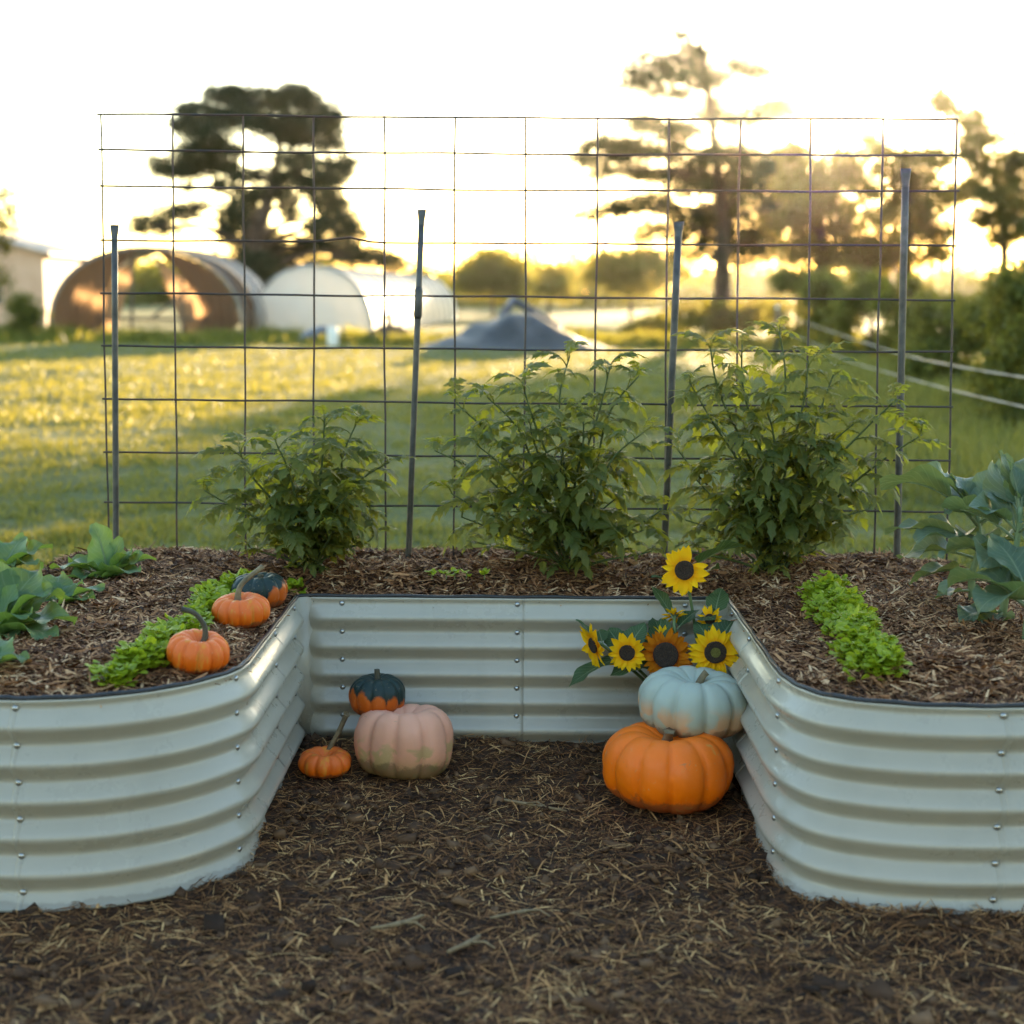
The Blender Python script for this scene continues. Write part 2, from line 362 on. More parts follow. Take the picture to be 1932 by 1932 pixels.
twig([(845, 1790), (885, 1770), (905, 1752)], 0.006, 'thick light stick slanting across the lower middle of the path')
twig([(925, 1717), (990, 1704), (1010, 1706)], 0.004, 'pale twig in the middle of the path between both pumpkin groups')

# ------------------------------------------------------------------ grass
M['grass'] = leafy('grass_blade', [(0.0, (0.10, 0.13, 0.028)), (0.5, (0.165, 0.18, 0.04)), (0.85, (0.235, 0.225, 0.055)), (1.0, (0.33, 0.275, 0.10))], 0.36, (0.40, 0.33, 0.045), 0.55, 0.2, nscale=0.4)
def blade(b, w_):
    return [(-w_, 0, 0), (w_, 0, 0), (-w_ * 0.8, b * 0.3, 0.5), (w_ * 0.8, b * 0.3, 0.5), (-w_ * 0.15, b, 0.92), (w_ * 0.15, b, 0.92)], [(0, 1, 3, 2), (2, 3, 5, 4)]
BL = [blade(0.2, 0.035), blade(0.5, 0.035), blade(0.8, 0.03), blade(0.35, 0.05)]
def grass(name, label, n, y0, y1, hmin, hmax, wide=1.0, side=1.25, xr=None):
    y = 1 / rng.uniform(1 / y1, 1 / y0, n); hw = y * 0.343 * side + 0.4; x = rng.uniform(-1, 1, n) * hw
    if xr is not None: x = xr[0] + (xr[1] - xr[0]) * rng.random(n); y = rng.uniform(y0, y1, n)
    k = bumps(x, y, 2.2) + 0.7 * bumps(x, y, 6.5); keep = rng.random(n) < np.clip(0.55 + 0.5 * k, 0.12, 1); x, y, k = x[keep], y[keep], k[keep]; n = len(x)
    h = rng.uniform(hmin, hmax, n) * np.clip(0.75 + 0.45 * k, 0.4, 1.5)
    ww = h * 0.5 * wide
    o = bake(name, BL, np.stack([x, y, lawn_z(x, y) - 0.005], 1), rand_rot(n, 0.35), np.stack([np.full(n, 0.16) * wide * (0.5 + y / 14), h, h], 1), M['grass'])
    return kind(o, 'stuff', label, 'grass')
grass('grass_blades', 'short grass of the lawn just behind the raised bed', 95000, 6.3, 14, 0.025, 0.075)
grass('grass_blades', 'sunlit grass of the far lawn towards the hoop houses', 85000, 14, 38, 0.04, 0.10)
yy = rng.uniform(9, 32, 26000); xx = yy * 0.20 + rng.uniform(-0.3, 2.6, 26000) ; n_ = len(yy)
hh = rng.uniform(0.08, 0.30, n_)
kind(bake('tall_grass', BL, np.stack([xx, yy, lawn_z(xx, yy) - 0.01], 1), rand_rot(n_, 0.3), np.stack([np.full(n_, 0.16) * (0.6 + yy / 16), hh, hh], 1), M['grass']), 'stuff', 'taller rough grass along the rope fence on the right', 'grass')

# ------------------------------------------------------------------ trees and shrubs
M['pine'] = leafy('pine_needles', [(0.0, (0.014, 0.024, 0.008)), (0.5, (0.024, 0.038, 0.012)), (1.0, (0.045, 0.058, 0.018))], 0.12, (0.22, 0.17, 0.02), 0.7, 0.15)
M['cedar'] = leafy('cedar_foliage', [(0.0, (0.010, 0.020, 0.009)), (0.5, (0.017, 0.030, 0.012)), (1.0, (0.032, 0.046, 0.017))], 0.06, (0.14, 0.14, 0.02), 0.7, 0.15)
M['scrub'] = leafy('scrub_leaves', [(0.0, (0.032, 0.055, 0.014)), (0.5, (0.055, 0.082, 0.020)), (1.0, (0.10, 0.115, 0.028))], 0.45, (0.42, 0.30, 0.03), 0.6, 0.2)
M['shrub'] = leafy('shrub_leaves', [(0.0, (0.040, 0.065, 0.018)), (0.5, (0.065, 0.095, 0.026)), (1.0, (0.11, 0.135, 0.036))], 0.48, (0.42, 0.36, 0.04), 0.6, 0.2)
DIA = [([(-0.5, 0, 0), (0, -0.22, 0.06), (0.5, 0, 0), (0, 0.22, 0.06)], [(0, 1, 2, 3)]), ([(-0.5, 0, 0), (0.05, -0.3, -0.05), (0.5, 0, 0.1), (0.05, 0.3, -0.05)], [(0, 1, 2, 3)])]
NDL = [([(-0.5, 0, 0), (0, -0.10, 0.06), (0.5, 0, 0), (0, 0.10, 0.06)], [(0, 1, 2, 3)])] + [([(-0.5, 0, 0), (0.05, -0.16, -0.05), (0.5, 0, 0.1), (0.05, 0.16, -0.05)], [(0, 1, 2, 3)])]
def crown_pts(cl, dens, lsize):
    """cl: (centre, rx, ry, rz) ellipsoids in metres -> points filling them, broken into tufts"""
    out = []; sz = []
    for c, rx, ry, rz in cl:
        nt_ = max(4, int(dens * 3.14 * rx * rz * 2.4 / (lsize * lsize * 0.2) / 14)); 
        d = rng.normal(size=(nt_, 3)); d /= np.linalg.norm(d, axis=1)[:, None]; rr = rng.uniform(0.25, 1.0, nt_) ** 0.6
        tc = np.array(c) + d * rr[:, None] * np.array([rx, ry, rz])
        k = 14; q = np.repeat(tc, k, 0) + rng.normal(size=(nt_ * k, 3)) * lsize * np.array([1.15, 1.15, 0.75])
        out.append(q); sz.append(np.full(len(q), lsize))
    p = np.concatenate(out); s = np.concatenate(sz) * rng.uniform(0.6, 1.35, len(p)); return p, s
def tree(name, label, Y, trunk, clumps, mat, lsize, dens=1.0, depth=0.5, cat='tree', group=None, rad=0.28, tmpl=DIA, spread_y=None, flat=1.0, seed=0, bx=None):
    """trunk and clumps as pixels of the photograph at distance Y; clumps are given depth round the trunk"""
    r2 = random.Random(seed); sc_ = Y / FPX; base = aty(trunk[0][0], trunk[0][1], Y); base.z = min(base.z, 0.0) if bx is None else bx
    o = thing(name, label, cat, base, group); b0 = Vector(base)
    T = [aty(px, py, Y) - b0 for px, py in trunk]; T[0] = Vector((0, 0, -0.1))
    TP = [Vector(q) for q in crom([tuple(q) for q in T], 5)]; mb = MB(); n = len(TP)
    mb.tube(TP, [rad * (1.25 - 1.05 * (i / (n - 1)) ** 0.8) for i in range(n)], 9)
    wd = spread_y if spread_y is not None else depth * (max(c[0] for c in clumps) - min(c[0] for c in clumps)) * sc_ * 0.5
    cl = []
    for (px, py, rx, rz) in clumps:
        dy = r2.uniform(-1, 1) * wd; c = aty(px, py, Y + dy) - b0; s2 = (Y + dy) / FPX
        cl.append((c, rx * s2 * 1.08, max(rx, rz) * s2 * 0.8, rz * s2 * flat * 1.12))
        # limb from the nearest lower trunk point
        j = min(range(n), key=lambda k: (TP[k] - c).length + 1.2 * max(0, TP[k].z - c.z + 0.15 * (c - TP[k]).length)); a = TP[j]
        mid = (a + c) * 0.5 + Vector((0, 0, 0.12 * (c - a).length)); rr = rad * (1.1 - 0.9 * j / n) * 0.38
        mb.tube([Vector(q) for q in crom([tuple(a), tuple(mid), tuple(c)], 4)], [rr * (1 - 0.8 * k / 8) for k in range(9)], 5)
    mb.obj('trunk', M['bark'], o, True)
    p, s = crown_pts([(tuple(c), a, b, d) for c, a, b, d in cl], dens, lsize)
    p[:, 2] = np.maximum(p[:, 2], 0.05)
    bake('crown', tmpl, p, rand_rot(len(p)), s, mat, o)
    return o
# big spreading cedar behind the hoop houses
C1 = [(430, 178, 48, 16), (490, 190, 60, 20), (555, 182, 45, 22), (600, 215, 45, 24), (375, 215, 45, 20), (345, 240, 25, 14), (450, 222, 60, 20), (520, 235, 60, 22), (560, 258, 50, 18), (625, 245, 28, 14), (622, 275, 25, 12), (390, 252, 45, 14), (362, 285, 35, 16), (415, 282, 50, 16), (350, 318, 40, 18), (310, 325, 24, 9), (295, 305, 16, 12), (405, 312, 45, 14), (450, 330, 30, 10), (560, 300, 38, 14), (620, 325, 40, 22), (655, 308, 18, 12), (600, 355, 35, 18), (625, 385, 35, 18), (555, 335, 40, 16), (500, 330, 30, 10), (470, 372, 30, 14), (520, 365, 40, 12), (640, 415, 38, 16), (600, 425, 24, 16), (665, 440, 34, 12), (440, 405, 22, 22), (430, 440, 18, 20), (480, 420, 22, 26), (490, 460, 45, 30), (470, 500, 50, 24), (520, 495, 40, 24), (570, 470, 24, 18), (600, 455, 30, 12), (640, 470, 45, 18), (690, 485, 45, 16), (735, 497, 34, 12), (290, 418, 36, 10), (335, 400, 40, 10), (370, 388, 26, 6), (265, 432, 18, 8), (315, 435, 20, 7), (352, 355, 14, 6), (420, 350, 24, 8), (545, 395, 18, 14)]
tree('cedar_tree', 'broad dark cedar with an umbrella crown behind the hoop houses', 62, [(478, 575), (480, 500), (486, 440), (505, 380), (520, 320), (530, 255)], C1, M['cedar'], 0.16, 3.0, 0.55, rad=0.45, seed=2)
# tall pine right of the middle
C2 = [(1325, 47, 11, 8), (1283, 70, 16, 13), (1295, 88, 11, 8), (1250, 118, 27, 14), (1305, 108, 48, 14), (1215, 110, 23, 9), (1200, 135, 27, 14), (1250, 142, 43, 16), (1305, 140, 41, 16), (1355, 148, 32, 14), (1185, 158, 27, 12), (1235, 172, 36, 12), (1280, 178, 20, 13), (1330, 160, 25, 12), (1385, 120, 18, 9), (1410, 95, 14, 8), (1400, 130, 25, 12), (1430, 135, 25, 14), (1440, 72, 14, 8), (1345, 195, 20, 16), (1330, 215, 27, 14), (1240, 240, 48, 19), (1200, 228, 23, 12), (1290, 250, 36, 19), (1400, 225, 43, 16), (1450, 210, 41, 19), (1475, 205, 27, 16), (1170, 270, 43, 16), (1125, 275, 36, 13), (1095, 300, 27, 12), (1140, 305, 41, 16), (1200, 290, 48, 19), (1260, 285, 41, 19), (1190, 325, 43, 14), (1130, 328, 23, 12), (1240, 335, 41, 14), (1290, 325, 53, 19), (1330, 300, 36, 24), (1385, 290, 54, 26), (1420, 325, 54, 28), (1360, 345, 48, 24), (1300, 355, 48, 16), (1230, 378, 43, 16), (1190, 392, 32, 12), (1260, 395, 27, 14), (1145, 398, 41, 12), (1105, 408, 25, 10), (1160, 385, 20, 10), (1310, 415, 53, 21), (1280, 440, 32, 19), (1350, 400, 41, 26), (1420, 380, 59, 33), (1400, 430, 59, 33), (1440, 460, 53, 31), (1350, 450, 41, 21), (1300, 478, 43, 16), (1225, 432, 32, 14), (1215, 455, 23, 12), (1390, 480, 48, 24), (1450, 345, 48, 26), (1480, 400, 36, 31), (1470, 305, 32, 26)]
tree('pine_tree', 'tall open pine with layered boughs left of the sun', 45, [(1362, 585), (1363, 520), (1362, 440), (1360, 370), (1350, 290), (1342, 210), (1330, 130), (1322, 60)], C2, M['pine'], 0.15, 3.9, 0.5, rad=0.24, flat=0.82, tmpl=NDL, seed=3)
# loose deciduous trees under and right of the sun
C3 = [(1500, 290, 30, 22), (1525, 330, 36, 26), (1490, 350, 34, 26), (1560, 350, 40, 30), (1530, 390, 44, 30), (1480, 420, 30, 24), (1580, 400, 40, 26), (1540, 440, 44, 28), (1600, 440, 36, 26), (1500, 470, 34, 24), (1560, 485, 40, 24), (1610, 330, 30, 24), (1640, 360, 30, 20), (1590, 300, 28, 16), (1620, 480, 34, 22)]
tree('deciduous_tree', 'hazy leafy tree directly below the sun', 42, [(1555, 600), (1552, 520), (1548, 440), (1545, 360), (1540, 300)], C3, M['scrub'], 0.15, 2.6, 0.7, rad=0.2, seed=4)
C4 = [(1640, 262, 22, 10), (1655, 285, 26, 14), (1690, 320, 36, 26), (1730, 350, 36, 26), (1765, 300, 30, 20), (1700, 380, 30, 22), (1660, 410, 30, 20), (1745, 400, 34, 22), (1780, 370, 30, 24), (1720, 440, 34, 18), (1660, 460, 34, 20), (1770, 440, 30, 20), (1755, 480, 40, 16), (1690, 480, 30, 18), (1640, 500, 40, 18), (1720, 295, 22, 12)]
tree('deciduous_tree', 'thin leafy tree behind the tallest stake', 40, [(1712, 620), (1712, 540), (1715, 450), (1712, 370), (1700, 310)], C4, M['scrub'], 0.13, 3.0, 0.7, rad=0.15, seed=5)
C5 = [(1775, 185, 18, 12), (1790, 205, 20, 10), (1830, 225, 26, 12), (1845, 255, 24, 20), (1830, 285, 22, 18), (1905, 262, 12, 8), (1870, 260, 12, 6), (1900, 300, 24, 14), (1855, 320, 28, 18), (1910, 335, 26, 20), (1880, 370, 30, 22), (1925, 375, 22, 22), (1830, 360, 24, 16), (1900, 410, 34, 20), (1850, 410, 24, 14), (1940, 300, 22, 18), (1950, 430, 28, 22), (1890, 450, 26, 14), (1985, 360, 36, 30), (2010, 420, 40, 30), (1980, 290, 30, 24)]
tree('deciduous_tree', 'airy leafy tree at the right edge with drooping sprays', 34, [(1890, 650), (1892, 560), (1895, 470), (1885, 380), (1865, 310), (1840, 250)], C5, M['scrub'], 0.12, 3.4, 0.7, rad=0.13, seed=6)
C6 = [(8, 365, 16, 14), (20, 400, 18, 12), (30, 430, 16, 8), (0, 420, 24, 18), (5, 460, 18, 20), (-25, 390, 30, 30), (-40, 450, 40, 30), (2, 520, 14, 20), (-20, 330, 20, 18)]
tree('deciduous_tree', 'leafy branches reaching in at the left edge above the house', 36, [(-25, 660), (-25, 560), (-22, 460), (-15, 380)], C6, M['scrub'], 0.11, 0.9, 0.7, rad=0.14, seed=7)
# round bushes and low trees along the far side of the field
for k, (label, Y, tr, cl, ls) in enumerate([
    ('dome-shaped green bush between the white hoop house and the tarp mound', 72, [(930, 590), (930, 540)], [(930, 490, 30, 16), (905, 510, 34, 20), (955, 508, 34, 20), (930, 525, 60, 20), (885, 530, 30, 18), (975, 530, 26, 16), (930, 545, 60, 14)], 0.2),
    ('low spreading tree under the left boughs of the pine', 66, [(1190, 590), (1190, 530)], [(1150, 490, 36, 14), (1200, 485, 40, 16), (1240, 490, 34, 14), (1170, 515, 50, 18), (1225, 515, 44, 16), (1130, 520, 30, 16), (1270, 510, 30, 16), (1190, 540, 60, 12)], 0.2),
    ('pale slender bush right of the dome-shaped bush', 80, [(1035, 590), (1035, 550)], [(1035, 525, 18, 22), (1025, 545, 24, 16), (1055, 545, 24, 18), (1060, 520, 14, 16)], 0.2),
    ('dark shrub at the foot of the tall pine', 43, [(1330, 625), (1330, 600)], [(1300, 595, 36, 14), (1350, 590, 40, 16), (1390, 595, 40, 14), (1430, 590, 36, 16), (1340, 610, 60, 12), (1410, 610, 44, 12)], 0.16),
    ('low shrub right of the grey tarp mound', 46, [(1220, 640), (1220, 620)], [(1195, 620, 24, 12), (1235, 610, 30, 16), (1270, 620, 26, 12), (1225, 630, 40, 10)], 0.14),
    ('small bush in the gap left of the open hoop house', 60, [(108, 590), (108, 550)], [(105, 500, 14, 12), (115, 515, 16, 14), (105, 535, 18, 16)], 0.15),
    ('dark rounded shrub in front of the house', 37, [(42, 640), (42, 610)], [(38, 575, 20, 20), (48, 600, 22, 22), (40, 620, 26, 14), (62, 590, 14, 10)], 0.10)]):
    tree('bush', label, Y, tr, cl, M['shrub'], ls, 2.4, 0.8, 'bush', 'bushes along the far side of the field', 0.09, seed=20 + k)
# hedge of tall shrubs along the rope fence
for k, (px, pyb, pyt, hwp, label) in enumerate([
    (1500, 655, 510, 45, 'farthest shrub of the hedge, just right of the pine trunk'), (1565, 670, 495, 55, 'shrub of the hedge below the sun'),
    (1640, 690, 505, 60, 'shrub of the hedge left of the tallest stake'), (1715, 712, 520, 62, 'shrub of the hedge behind the tallest stake'),
    (1795, 745, 530, 70, 'broad shrub of the hedge right of the trellis end'), (1875, 790, 515, 80, 'tall shrub of the hedge near the right edge'), (1975, 830, 480, 105, 'nearest and largest shrub of the hedge, cut by the right edge')]):
    g0 = atz(px, pyb, 0.0); Y = g0.y + 1.2; cl = []
    r2 = random.Random(40 + k)
    for _ in range(15):
        u = r2.random(); cl.append((px + r2.uniform(-1, 1) * hwp * (1.1 - 0.5 * u), pyt + 14 + (pyb - 20 - pyt) * (1 - u), hwp * r2.uniform(0.3, 0.5), hwp * r2.uniform(0.25, 0.45)))
    tree('shrub', label, Y, [(px, pyb - 5), (px + 4, (pyb + pyt) / 2), (px, pyt + 25)], cl, M['shrub'], 0.055 + 0.0014 * Y, 2.2, 0.9, 'shrub', 'hedge of shrubs along the rope fence', 0.05, seed=50 + k, spread_y=hwp * Y / FPX)
# unseen leafy mass added behind the camera, blocks low sky to deepen rib shading
pts = []
for _ in range(110):
    r_ = rnd.uniform(1.2, 2.4); pts.append(((rnd.uniform(-34, 34), rnd.uniform(-22, -15), rnd.uniform(0.8, 8.5)), r_ * 1.3, r_, r_))
p_, s_ = crown_pts(pts, 0.5, 0.6); p_[:, 2] = np.maximum(p_[:, 2], 0.1)
kind(bake('sky_blocker', DIA, p_, rand_rot(len(p_)), s_, M['cedar']), 'stuff', 'dark leafy mass added out of view to block the low sky', 'trees')
# distant wood: one soft mass
pts = []; 
for _ in range(300):
    px = rnd.uniform(-300, 2300); Yd = rnd.uniform(120, 170); top = 522 + 14 * math.sin(px * 0.011) + 9 * math.sin(px * 0.037 + 1) + (-14 if 980 < px < 1130 else 0)
    c = aty(px, top + abs(rnd.gauss(0, 14)), Yd); r_ = rnd.uniform(0.9, 2.2); pts.append((tuple(c), r_ * 1.3, r_, r_))
    c2 = (c.x, c.y, max(0.5, c.z * 0.45)); pts.append((c2, r_ * 1.5, r_, r_))
p_, s_ = crown_pts(pts, 0.35, 0.6); p_[:, 2] = np.maximum(p_[:, 2], 0.1)
kind(bake('distant_wood', DIA, p_, rand_rot(len(p_)), s_, M['shrub']), 'stuff', 'far-off line of hazy trees beyond the field', 'trees')

# ------------------------------------------------------------------ hoop houses
def film(name, col, trans, tcol, rough=0.4, wr=0.2):
    m, nt, b = new_mat(name); n = noise(nt, 2.5, 5, dist=0.5); c = ramp(nt, n, [(0.3, tuple(q * 0.86 for q in col)), (0.7, col)])
    nt.links.new(c, b.inputs['Base Color']); b.inputs['Roughness'].default_value = rough; bump(nt, b, n, wr, 0.08)
    t = nt.nodes.new('ShaderNodeBsdfTranslucent'); t.inputs[0].default_value = (*tcol, 1); ms = nt.nodes.new('ShaderNodeMixShader'); ms.inputs[0].default_value = trans
    nt.links.new(b.outputs[0], ms.inputs[1]); nt.links.new(t.outputs[0], ms.inputs[2]); nt.links.new(ms.outputs[0], nt.nodes['Material Output'].inputs[0]); return m
M['poly'] = film('white_poly_film', (0.80, 0.78, 0.75), 0.6, (0.92, 0.86, 0.78), wr=0.5)
M['shade'] = film('brown_shade_cloth', (0.12, 0.085, 0.06), 0.6, (0.36, 0.23, 0.13), 0.8)
M['pipe'] = noisy('hoop_pipe', [(0.3, (0.22, 0.21, 0.20)), (0.7, (0.34, 0.33, 0.31))], 6, 0.5, metal=0.5)
M['timber'] = noisy('grey_timber', [(0.3, (0.10, 0.075, 0.05)), (0.7, (0.19, 0.14, 0.09))], 5, 0.85)
def hoop_pts(hw, h, n=20): return [(-hw * math.cos(math.pi * i / n), h * (math.sin(math.pi * i / n)) ** 0.80) for i in range(n + 1)]
def tunnel(o, A, B, hw, h, mat, hoops, n=20, wave=0.02, name='cover'):
    A, B = Vector(A), Vector(B); d = (B - A); L = d.length; d.normalize(); s = Vector((d.y, -d.x, 0)); H = hoop_pts(hw, h, n); N = hoops * 4
    v = []
    for i in range(N + 1):
        c = A + d * L * i / N
        for (a, z) in H:
            k = 1 - wave * abs(math.sin(math.pi * i / 4)); v.append(tuple(c + s * a * k + Vector((0, 0, z * k))))
    link(name, mesh_data(name, v, grid_faces(N + 1, n + 1), mat, True), o)
    for i in range(hoops + 1):
        c = A + d * (0.02 + (L - 0.04) * i / hoops); mb = MB(); mb.tube([tuple(c + s * a * 0.985 + Vector((0, 0, z * 0.985))) for a, z in H], 0.025, 6); mb.obj('hoop', M['pipe'], o, True)
        mb = MB(); mb.tube([tuple(c + s * a * 1.006 + Vector((0, 0, z * 1.006))) for a, z in H], 0.018, 5); mb.obj('strap', M['pipe'], o, True)
    return A, d, s, H
# open one on the left, shade cloth in front, white film behind
fb = aty(277, 640, 40.0); hw1 = 182 * 40 / FPX; h1 = aty(277, 466, 40).z; o = thing('hoop_house', 'open-ended hoop house with brown shade cloth at the left', 'hoop house', (fb.x, 40, 0)); F0 = Vector(o.location)
A, d, s, H = tunnel(o, (0, 0, 0), (-0.10, 3.4, 0), hw1, h1, M['shade'], 4, name='shade_cloth')
tunnel(o, (0.16, 1.2, 0), (0.22, 3.6, 0), hw1 + 0.10, h1 + 0.02, M['poly'], 3, name='film_cover')
def drape(P0, P1, Q1, name, mat, n=12):
    """cloth gathered between a top edge P0-P1 and a tied point Q1"""
    v = []; 
    for i in range(n + 1):
        t = i / n; top = Vector(P0).lerp(Vector(P1), t)
        for j in range(7):
            u = j / 6; q = top.lerp(Vector(Q1) + (Vector(P1) - Vector(P0)) * 0.06 * t, u); q.y += 0.10 * math.sin(t * 14) * (0.3 + 0.7 * u); v.append(tuple(q))
    return link(name, mesh_data(name, v, grid_faces(n + 1, 7), mat, True), o)
S1 = 40 / FPX
def loc1(px, py, dy=0): q = aty(px, py, 40 + dy) - F0; return (q.x, q.y, q.z)
def arch_curtain(t0, t1, q, dy, m=16):
    """cloth hung from the front hoop between two points of the arch and gathered towards q on the ground"""
    v = []
    for i in range(m + 1):
        t = t0 + (t1 - t0) * i / m; top = Vector((-hw1 * 0.97 * math.cos(math.pi * t), dy, h1 * 0.97 * math.sin(math.pi * t) ** 0.8)); bot = Vector((q[0] + (top.x - q[0]) * 0.42, dy, 0.04 + 0.12 * (1 - abs(top.x) / hw1)))
        for j in range(9):
            u = j / 8; p_ = top.lerp(bot, u); p_.x += (q[0] - p_.x) * 0.30 * math.sin(math.pi * u); p_.y += 0.10 * math.sin(i * 1.7 + u) * (0.3 + 0.7 * u); v.append(tuple(p_))
    return link('curtain', mesh_data('curtain', v, grid_faces(m + 1, 9), M['shade'], True), o)
arch_curtain(0.03, 0.47, loc1(150, 636), 0.05); arch_curtain(0.53, 0.97, loc1(425, 636), 0.05)
drape(loc1(290, 480, 3.3), loc1(430, 590, 3.3), loc1(350, 632, 3.3), 'curtain', M['shade'])
drape(loc1(262, 480, 3.3), loc1(120, 595, 3.3), loc1(215, 632, 3.3), 'curtain', M['shade'])
mb = MB(); mb.tube([loc1(248, 638, 0.2), loc1(250, 480, 0.2)], 0.05, 6); mb.obj('door_post', M['timber'], o)
mb = MB(); mb.tube([loc1(345, 638, 0.2), loc1(343, 520, 0.2)], 0.05, 6); mb.obj('door_post', M['timber'], o)
mb = MB(); mb.tube([loc1(190, 600, 0.22), loc1(400, 602, 0.22)], 0.045, 6); mb.obj('cross_rail', M['timber'], o)
mb = MB(); mb.tube([loc1(285, 600, 0.24), loc1(360, 545, 0.24)], 0.04, 6); mb.obj('brace', M['timber'], o)
# closed one right of it: end wall and long white tunnel
fb2 = aty(590, 638, 42.0); hw2 = 113 * 42 / FPX; h2 = aty(590, 502, 42).z; rb = aty(790, 575, 66.0)
o = thing('hoop_house', 'closed white plastic hoop house with a long bright tunnel', 'hoop house', (fb2.x, 42, 0))
A, d, s, H = tunnel(o, (0, 0, 0), (rb.x - fb2.x, 24, 0), hw2, h2, M['poly'], 12, name='film_cover')
v = []
for a, z in H:
    for k in range(9): v.append(tuple(s * a + Vector((0, -0.06 + 0.05 * math.sin(a * 9 + k * 0.8) + 0.03 * math.sin(a * 23 - k), z * k / 8))))
link('end_wall', mesh_data('end_wall', v, grid_faces(len(H), 9), M['poly'], True), o)
mb = MB(); mb.tube([tuple(s * a * 1.005 + Vector((0, -0.04, z * 1.005))) for a, z in H], 0.035, 6); mb.obj('end_hoop', M['pipe'], o, True)

# house at the left edge
M['siding'] = noisy('pale_siding', [(0.3, (0.55, 0.33, 0.21)), (0.7, (0.64, 0.41, 0.28))], 2, 0.7)
M['roof'] = noisy('roof_metal', [(0.3, (0.30, 0.21, 0.15)), (0.7, (0.38, 0.28, 0.20))], 2, 0.6)
M['pane'] = noisy('window_pane', [(0.3, (0.05, 0.055, 0.06)), (0.7, (0.08, 0.085, 0.09))], 1, 0.08)
hc = aty(88, 640, 50.0); o = thing('house', 'pale sided house partly hidden at the left edge', 'house', (hc.x - 3.0, 50, 0))
ez = aty(92, 478, 50).z; mb = MB(); mb.box((0, 3, ez / 2), (6.0, 6.0, ez)); wl = mb.obj('wall', M['siding'], o)
for i in range(9):
    mb = MB(); mb.box((0, -0.012, 0.22 + i * ez / 9.2), (6.01, 0.03, 0.03)); mb.obj('siding_board', M['siding'], wl)
mb = MB(); e = 0.30; rz = ez + 0.75          # gable end towards the field, ridge running away from it
mb.add([(-3, -0.001, ez), (3, -0.001, ez), (0, -0.001, rz)], [(0, 1, 2)]); mb.obj('gable', M['siding'], o)
mb = MB(); mb.add([(-3, 5.999, ez), (3, 5.999, ez), (0, 5.999, rz)], [(1, 0, 2)]); mb.obj('gable', M['siding'], o)
for sx in (-1, 1):
    mb = MB(); v = []
    for yy_ in (-e, 6 + e):
        for dz in (0.0, 0.09): v += [(0, yy_, rz + dz + 0.004), (sx * (3 + e), yy_, ez - 0.075 + dz)]
    mb.add(v, [(0, 1, 3, 2), (4, 6, 7, 5), (0, 4, 5, 1), (2, 3, 7, 6), (1, 5, 7, 3)]); mb.obj('roof', M['roof'], o)
mb = MB(); mb.box((1.2, -0.03, ez * 0.55), (0.9, 0.08, 1.2)); wo = mb.obj('window', M['pane'], o)
for dx, dz, sx, sz in ((0, 0.63, 1.05, 0.08), (0, -0.63, 1.05, 0.08), (-0.49, 0, 0.08, 1.2), (0.49, 0, 0.08, 1.2), (0, 0, 0.05, 1.2)):
    mb = MB(); mb.box((1.2 + dx, -0.06, ez * 0.55 + dz), (sx, 0.06, sz)); mb.obj('frame', M['siding'], wo)

# mounds, barrel, marker post
def mound(name, label, cat, px0, px1, pyt, pyb, Y, mat, seed, peak=0.45, group=None, folds=0.1):
    a, b = aty(px0, pyb, Y), aty(px1, pyb, Y); h = aty((px0 + px1) / 2, pyt, Y).z; W = (b.x - a.x) / 2; o = thing(name, label, cat, ((a.x + b.x) / 2, Y, 0), group)
    r2 = random.Random(seed); n = 40; v = []; ph = [r2.uniform(0, 6.28) for _ in range(6)]
    for i in range(n + 1):
        for j in range(n + 1):
            u, w_ = i / n * 2 - 1, j / n * 2 - 1; pk = u - (peak * 2 - 1); r_ = math.hypot(pk / (1 + abs(peak * 2 - 1) * (1 if pk * (peak - 0.5) < 0 else -0.6)), w_)
            hh = max(0.0, 1 - r_ * r_) ** 1.7 * (0.92 + folds * math.sin(5 * u + ph[0] + 3 * w_) + folds * 0.6 * math.sin(11 * u + ph[1]) * math.cos(7 * w_ + ph[2]) + 0.35 * folds * math.sin(21 * u + ph[3] + 5 * w_))
            v.append((u * W, w_ * W * 0.8, h * hh * 0.90 - 0.02))
    link('surface', mesh_data('surface', v, grid_faces(n + 1, n + 1), mat, True), o); return o
M['tarp'] = noisy('grey_tarp', [(0.3, (0.022, 0.020, 0.018)), (0.7, (0.045, 0.041, 0.038))], 3, 0.55, 0.4, 5, 0.06)
M['tarp2'] = noisy('dark_blue_tarp', [(0.3, (0.035, 0.045, 0.06)), (0.7, (0.06, 0.07, 0.09))], 3, 0.4, 0.4, 5, 0.06)
M['earth'] = noisy('brown_earth', [(0.3, (0.05, 0.035, 0.022)), (0.7, (0.11, 0.075, 0.045))], 4, 0.95, 0.9, 8, 0.1)
t_ = mound('tarp_mound', 'large mound covered with a grey tarp in the middle of the field edge', 'mound', 780, 1170, 588, 656, 33.5, M['tarp'], 3, 0.47, folds=0.17)
mb = MB(); a = aty(1000, 585, 35.2) - Vector(t_.location); b = aty(1050, 615, 35.2) - Vector(t_.location); c = aty(945, 575, 35.2) - Vector(t_.location)
mb.tube([tuple(c - Vector((0, 0.6, 0.3))), tuple(c + Vector((0.3, 0, 0.10))), tuple(a), tuple(b), tuple(b + Vector((0.25, 0, -0.9)))], 0.10, 7); mb.obj('ridge_roll', M['tarp2'], t_, True)
mound('tarp_mound', 'low dark tarp-covered heap in front of the white hoop house', 'mound', 540, 700, 606, 650, 37, M['tarp2'], 5, 0.5, folds=0.06)
mound('earth_mound', 'brown earth heap right of the dark tarp-covered heap', 'mound', 672, 800, 600, 654, 36.5, M['earth'], 6, 0.5, folds=0.08)
